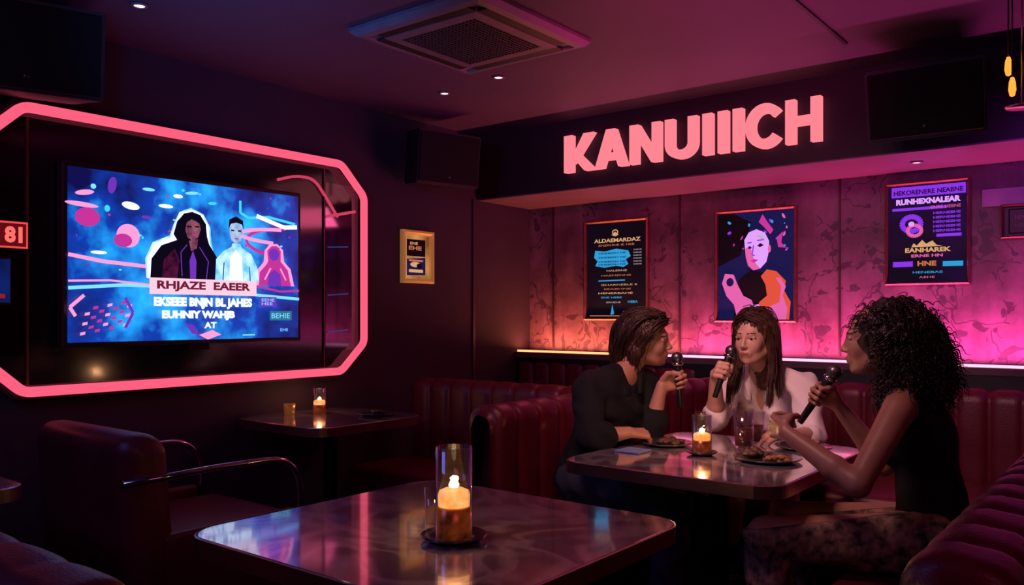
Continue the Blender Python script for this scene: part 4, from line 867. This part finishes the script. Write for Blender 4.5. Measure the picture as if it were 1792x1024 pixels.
# --- woman with curls
mC=(2.70,-1.978,.985); dC=(.528,.09,.845); XC=(-.6,-.5,.4); wC=gripwrist(mC,XC,dC,False)
cupc=(2.665,-2.185,.90); XD=(-.75,.60,.12); YD=(.05,0,1); wD=gripwrist(cupc,XD,YD,True,.93,.078,.048)
person('person with curly dark hair, black sleeveless top, holding microphone and cup',
 dict(head=(2.885,-1.985,1.172),neck=(2.965,-1.965,1.005),chest=(3.005,-1.965,.87),waist=(3.04,-1.975,.70),pelvis=(3.05,-1.985,.575),shL=(2.985,-2.135,.965),shR=(2.965,-1.80,.965),
  elL=(2.925,-2.335,.77),elR=(2.86,-1.80,.745),hipL=(3.03,-2.07,.57),hipR=(3.03,-1.90,.57),knL=(2.64,-2.28,.57),knR=(2.63,-1.98,.56),anL=(2.68,-2.30,.09),anR=(2.62,-2.0,.09),toe=(-1,-.2,0)),
 M_skinC,{'L':(wD,XD,YD,'cup'),'R':(wC,XC,dC,'grip')},
 dict(mat=mat('black_top',(.006,.006,.008),rough=.85,spec=.25),inf=.010,fold=.002,tank=True),mat('patterned_trousers',(.012,.010,.010),(.32,.20,.12),scale=34,rough=.8),hairmat('hair_black_curly',(.024,.010,.008)),'curly',(-.95,-.18,-.04),{'L':0,'R':0})
microphone(mC,dC,'black handheld microphone held up by the woman with curls')
cup=thing('cup',(cupc[0],cupc[1],.87),'small glazed cup held in a hand','cup')
par(lathe('cup_body',[(0,-.035),(.018,-.035),(.021,-.03),(.030,.035),(.028,.036),(.019,-.025),(0,-.026)],mat('cup_glaze',(.30,.20,.16),rough=.3),cupc),cup)

# ---------------------------------------------------------------- lights
def aim(o,t): o.rotation_euler=(V(t)-o.location).to_track_quat('-Z','Y').to_euler()
def area(loc,t,sx,sy,e,c,spread=180):
    l=bpy.data.lights.new('area_lamp','AREA'); l.shape='RECTANGLE'; l.size=sx;l.size_y=sy;l.energy=e;l.color=c;l.spread=math.radians(spread); o=bpy.data.objects.new('area_lamp',l); o.location=loc; COL.objects.link(o); aim(o,t); return o
def spot(loc,t,e,c,ang=80,bl=.8,r=.08):
    l=bpy.data.lights.new('spot_lamp','SPOT'); l.energy=e;l.color=c;l.spot_size=math.radians(ang);l.spot_blend=bl;l.shadow_soft_size=r; o=bpy.data.objects.new('spot_lamp',l); o.location=loc; COL.objects.link(o); aim(o,t); return o
spot((1.55,-3.95,2.0),(.75,-2.7,2.44),42,(.02,.24,1),66,1)  # added blue spot, out of view, tints the left ceiling
spot((2.7,-2.75,2.22),(2.0,-1.55,2.44),60,(1,.03,.26),70,1,.04)  # unseen pink spot added to colour the ceiling
area((.6,-.11,1.012),(.6,-.04,2),1.1,.03,9,(1,.24,.12))
area((1.75,-.11,1.012),(1.75,-.04,2),1.1,.03,11,(1,.10,.30))
area((3.1,-.11,1.012),(3.1,-.04,2),1.6,.03,20,(1,.07,.44))
spot((3.4,-.9,1.98),(3.0,-.0,1.7),9,(.5,.06,1),120,1)  # violet spot added to tint the soffit underside
area((4.2,-4.6,2.2),(2.2,-1.8,.9),1.2,.8,4.5,(1,.18,.30))  # added pink fill from behind the camera, no fixture there
area((1.2,-5.2,2.2),(1.4,-3.2,.7),1.0,.6,8,(.22,.22,1))  # added blue fill, unseen, from behind on the left
area((2.25,-2.9,2.38),(2.25,-1.4,.95),.5,.3,8,(1,.46,.46),80)  # soft pink fill added over the tables for the people, out of view
area((1.3,-1.0,1.95),(.9,-1.9,.6),.4,.2,1.8,(1,.12,.28))
w=bpy.data.worlds.new('world'); SC.world=w; w.use_nodes=True; w.node_tree.nodes['Background'].inputs[0].default_value=(.12,.06,.12,1); w.node_tree.nodes['Background'].inputs[1].default_value=.05
SC.view_settings.view_transform='Standard'; SC.view_settings.look='None'
# ---------------------------------------------------------------- camera
cam=bpy.data.cameras.new('camera'); co=bpy.data.objects.new('camera',cam); COL.objects.link(co)
co.location=(3.62,-4.79,1.25); co.rotation_euler=(math.radians(90),0,math.atan2(.62,.785)); cam.sensor_width=36; cam.lens=29.33; cam.shift_y=40/1792; cam.clip_start=.05
SC.camera=co
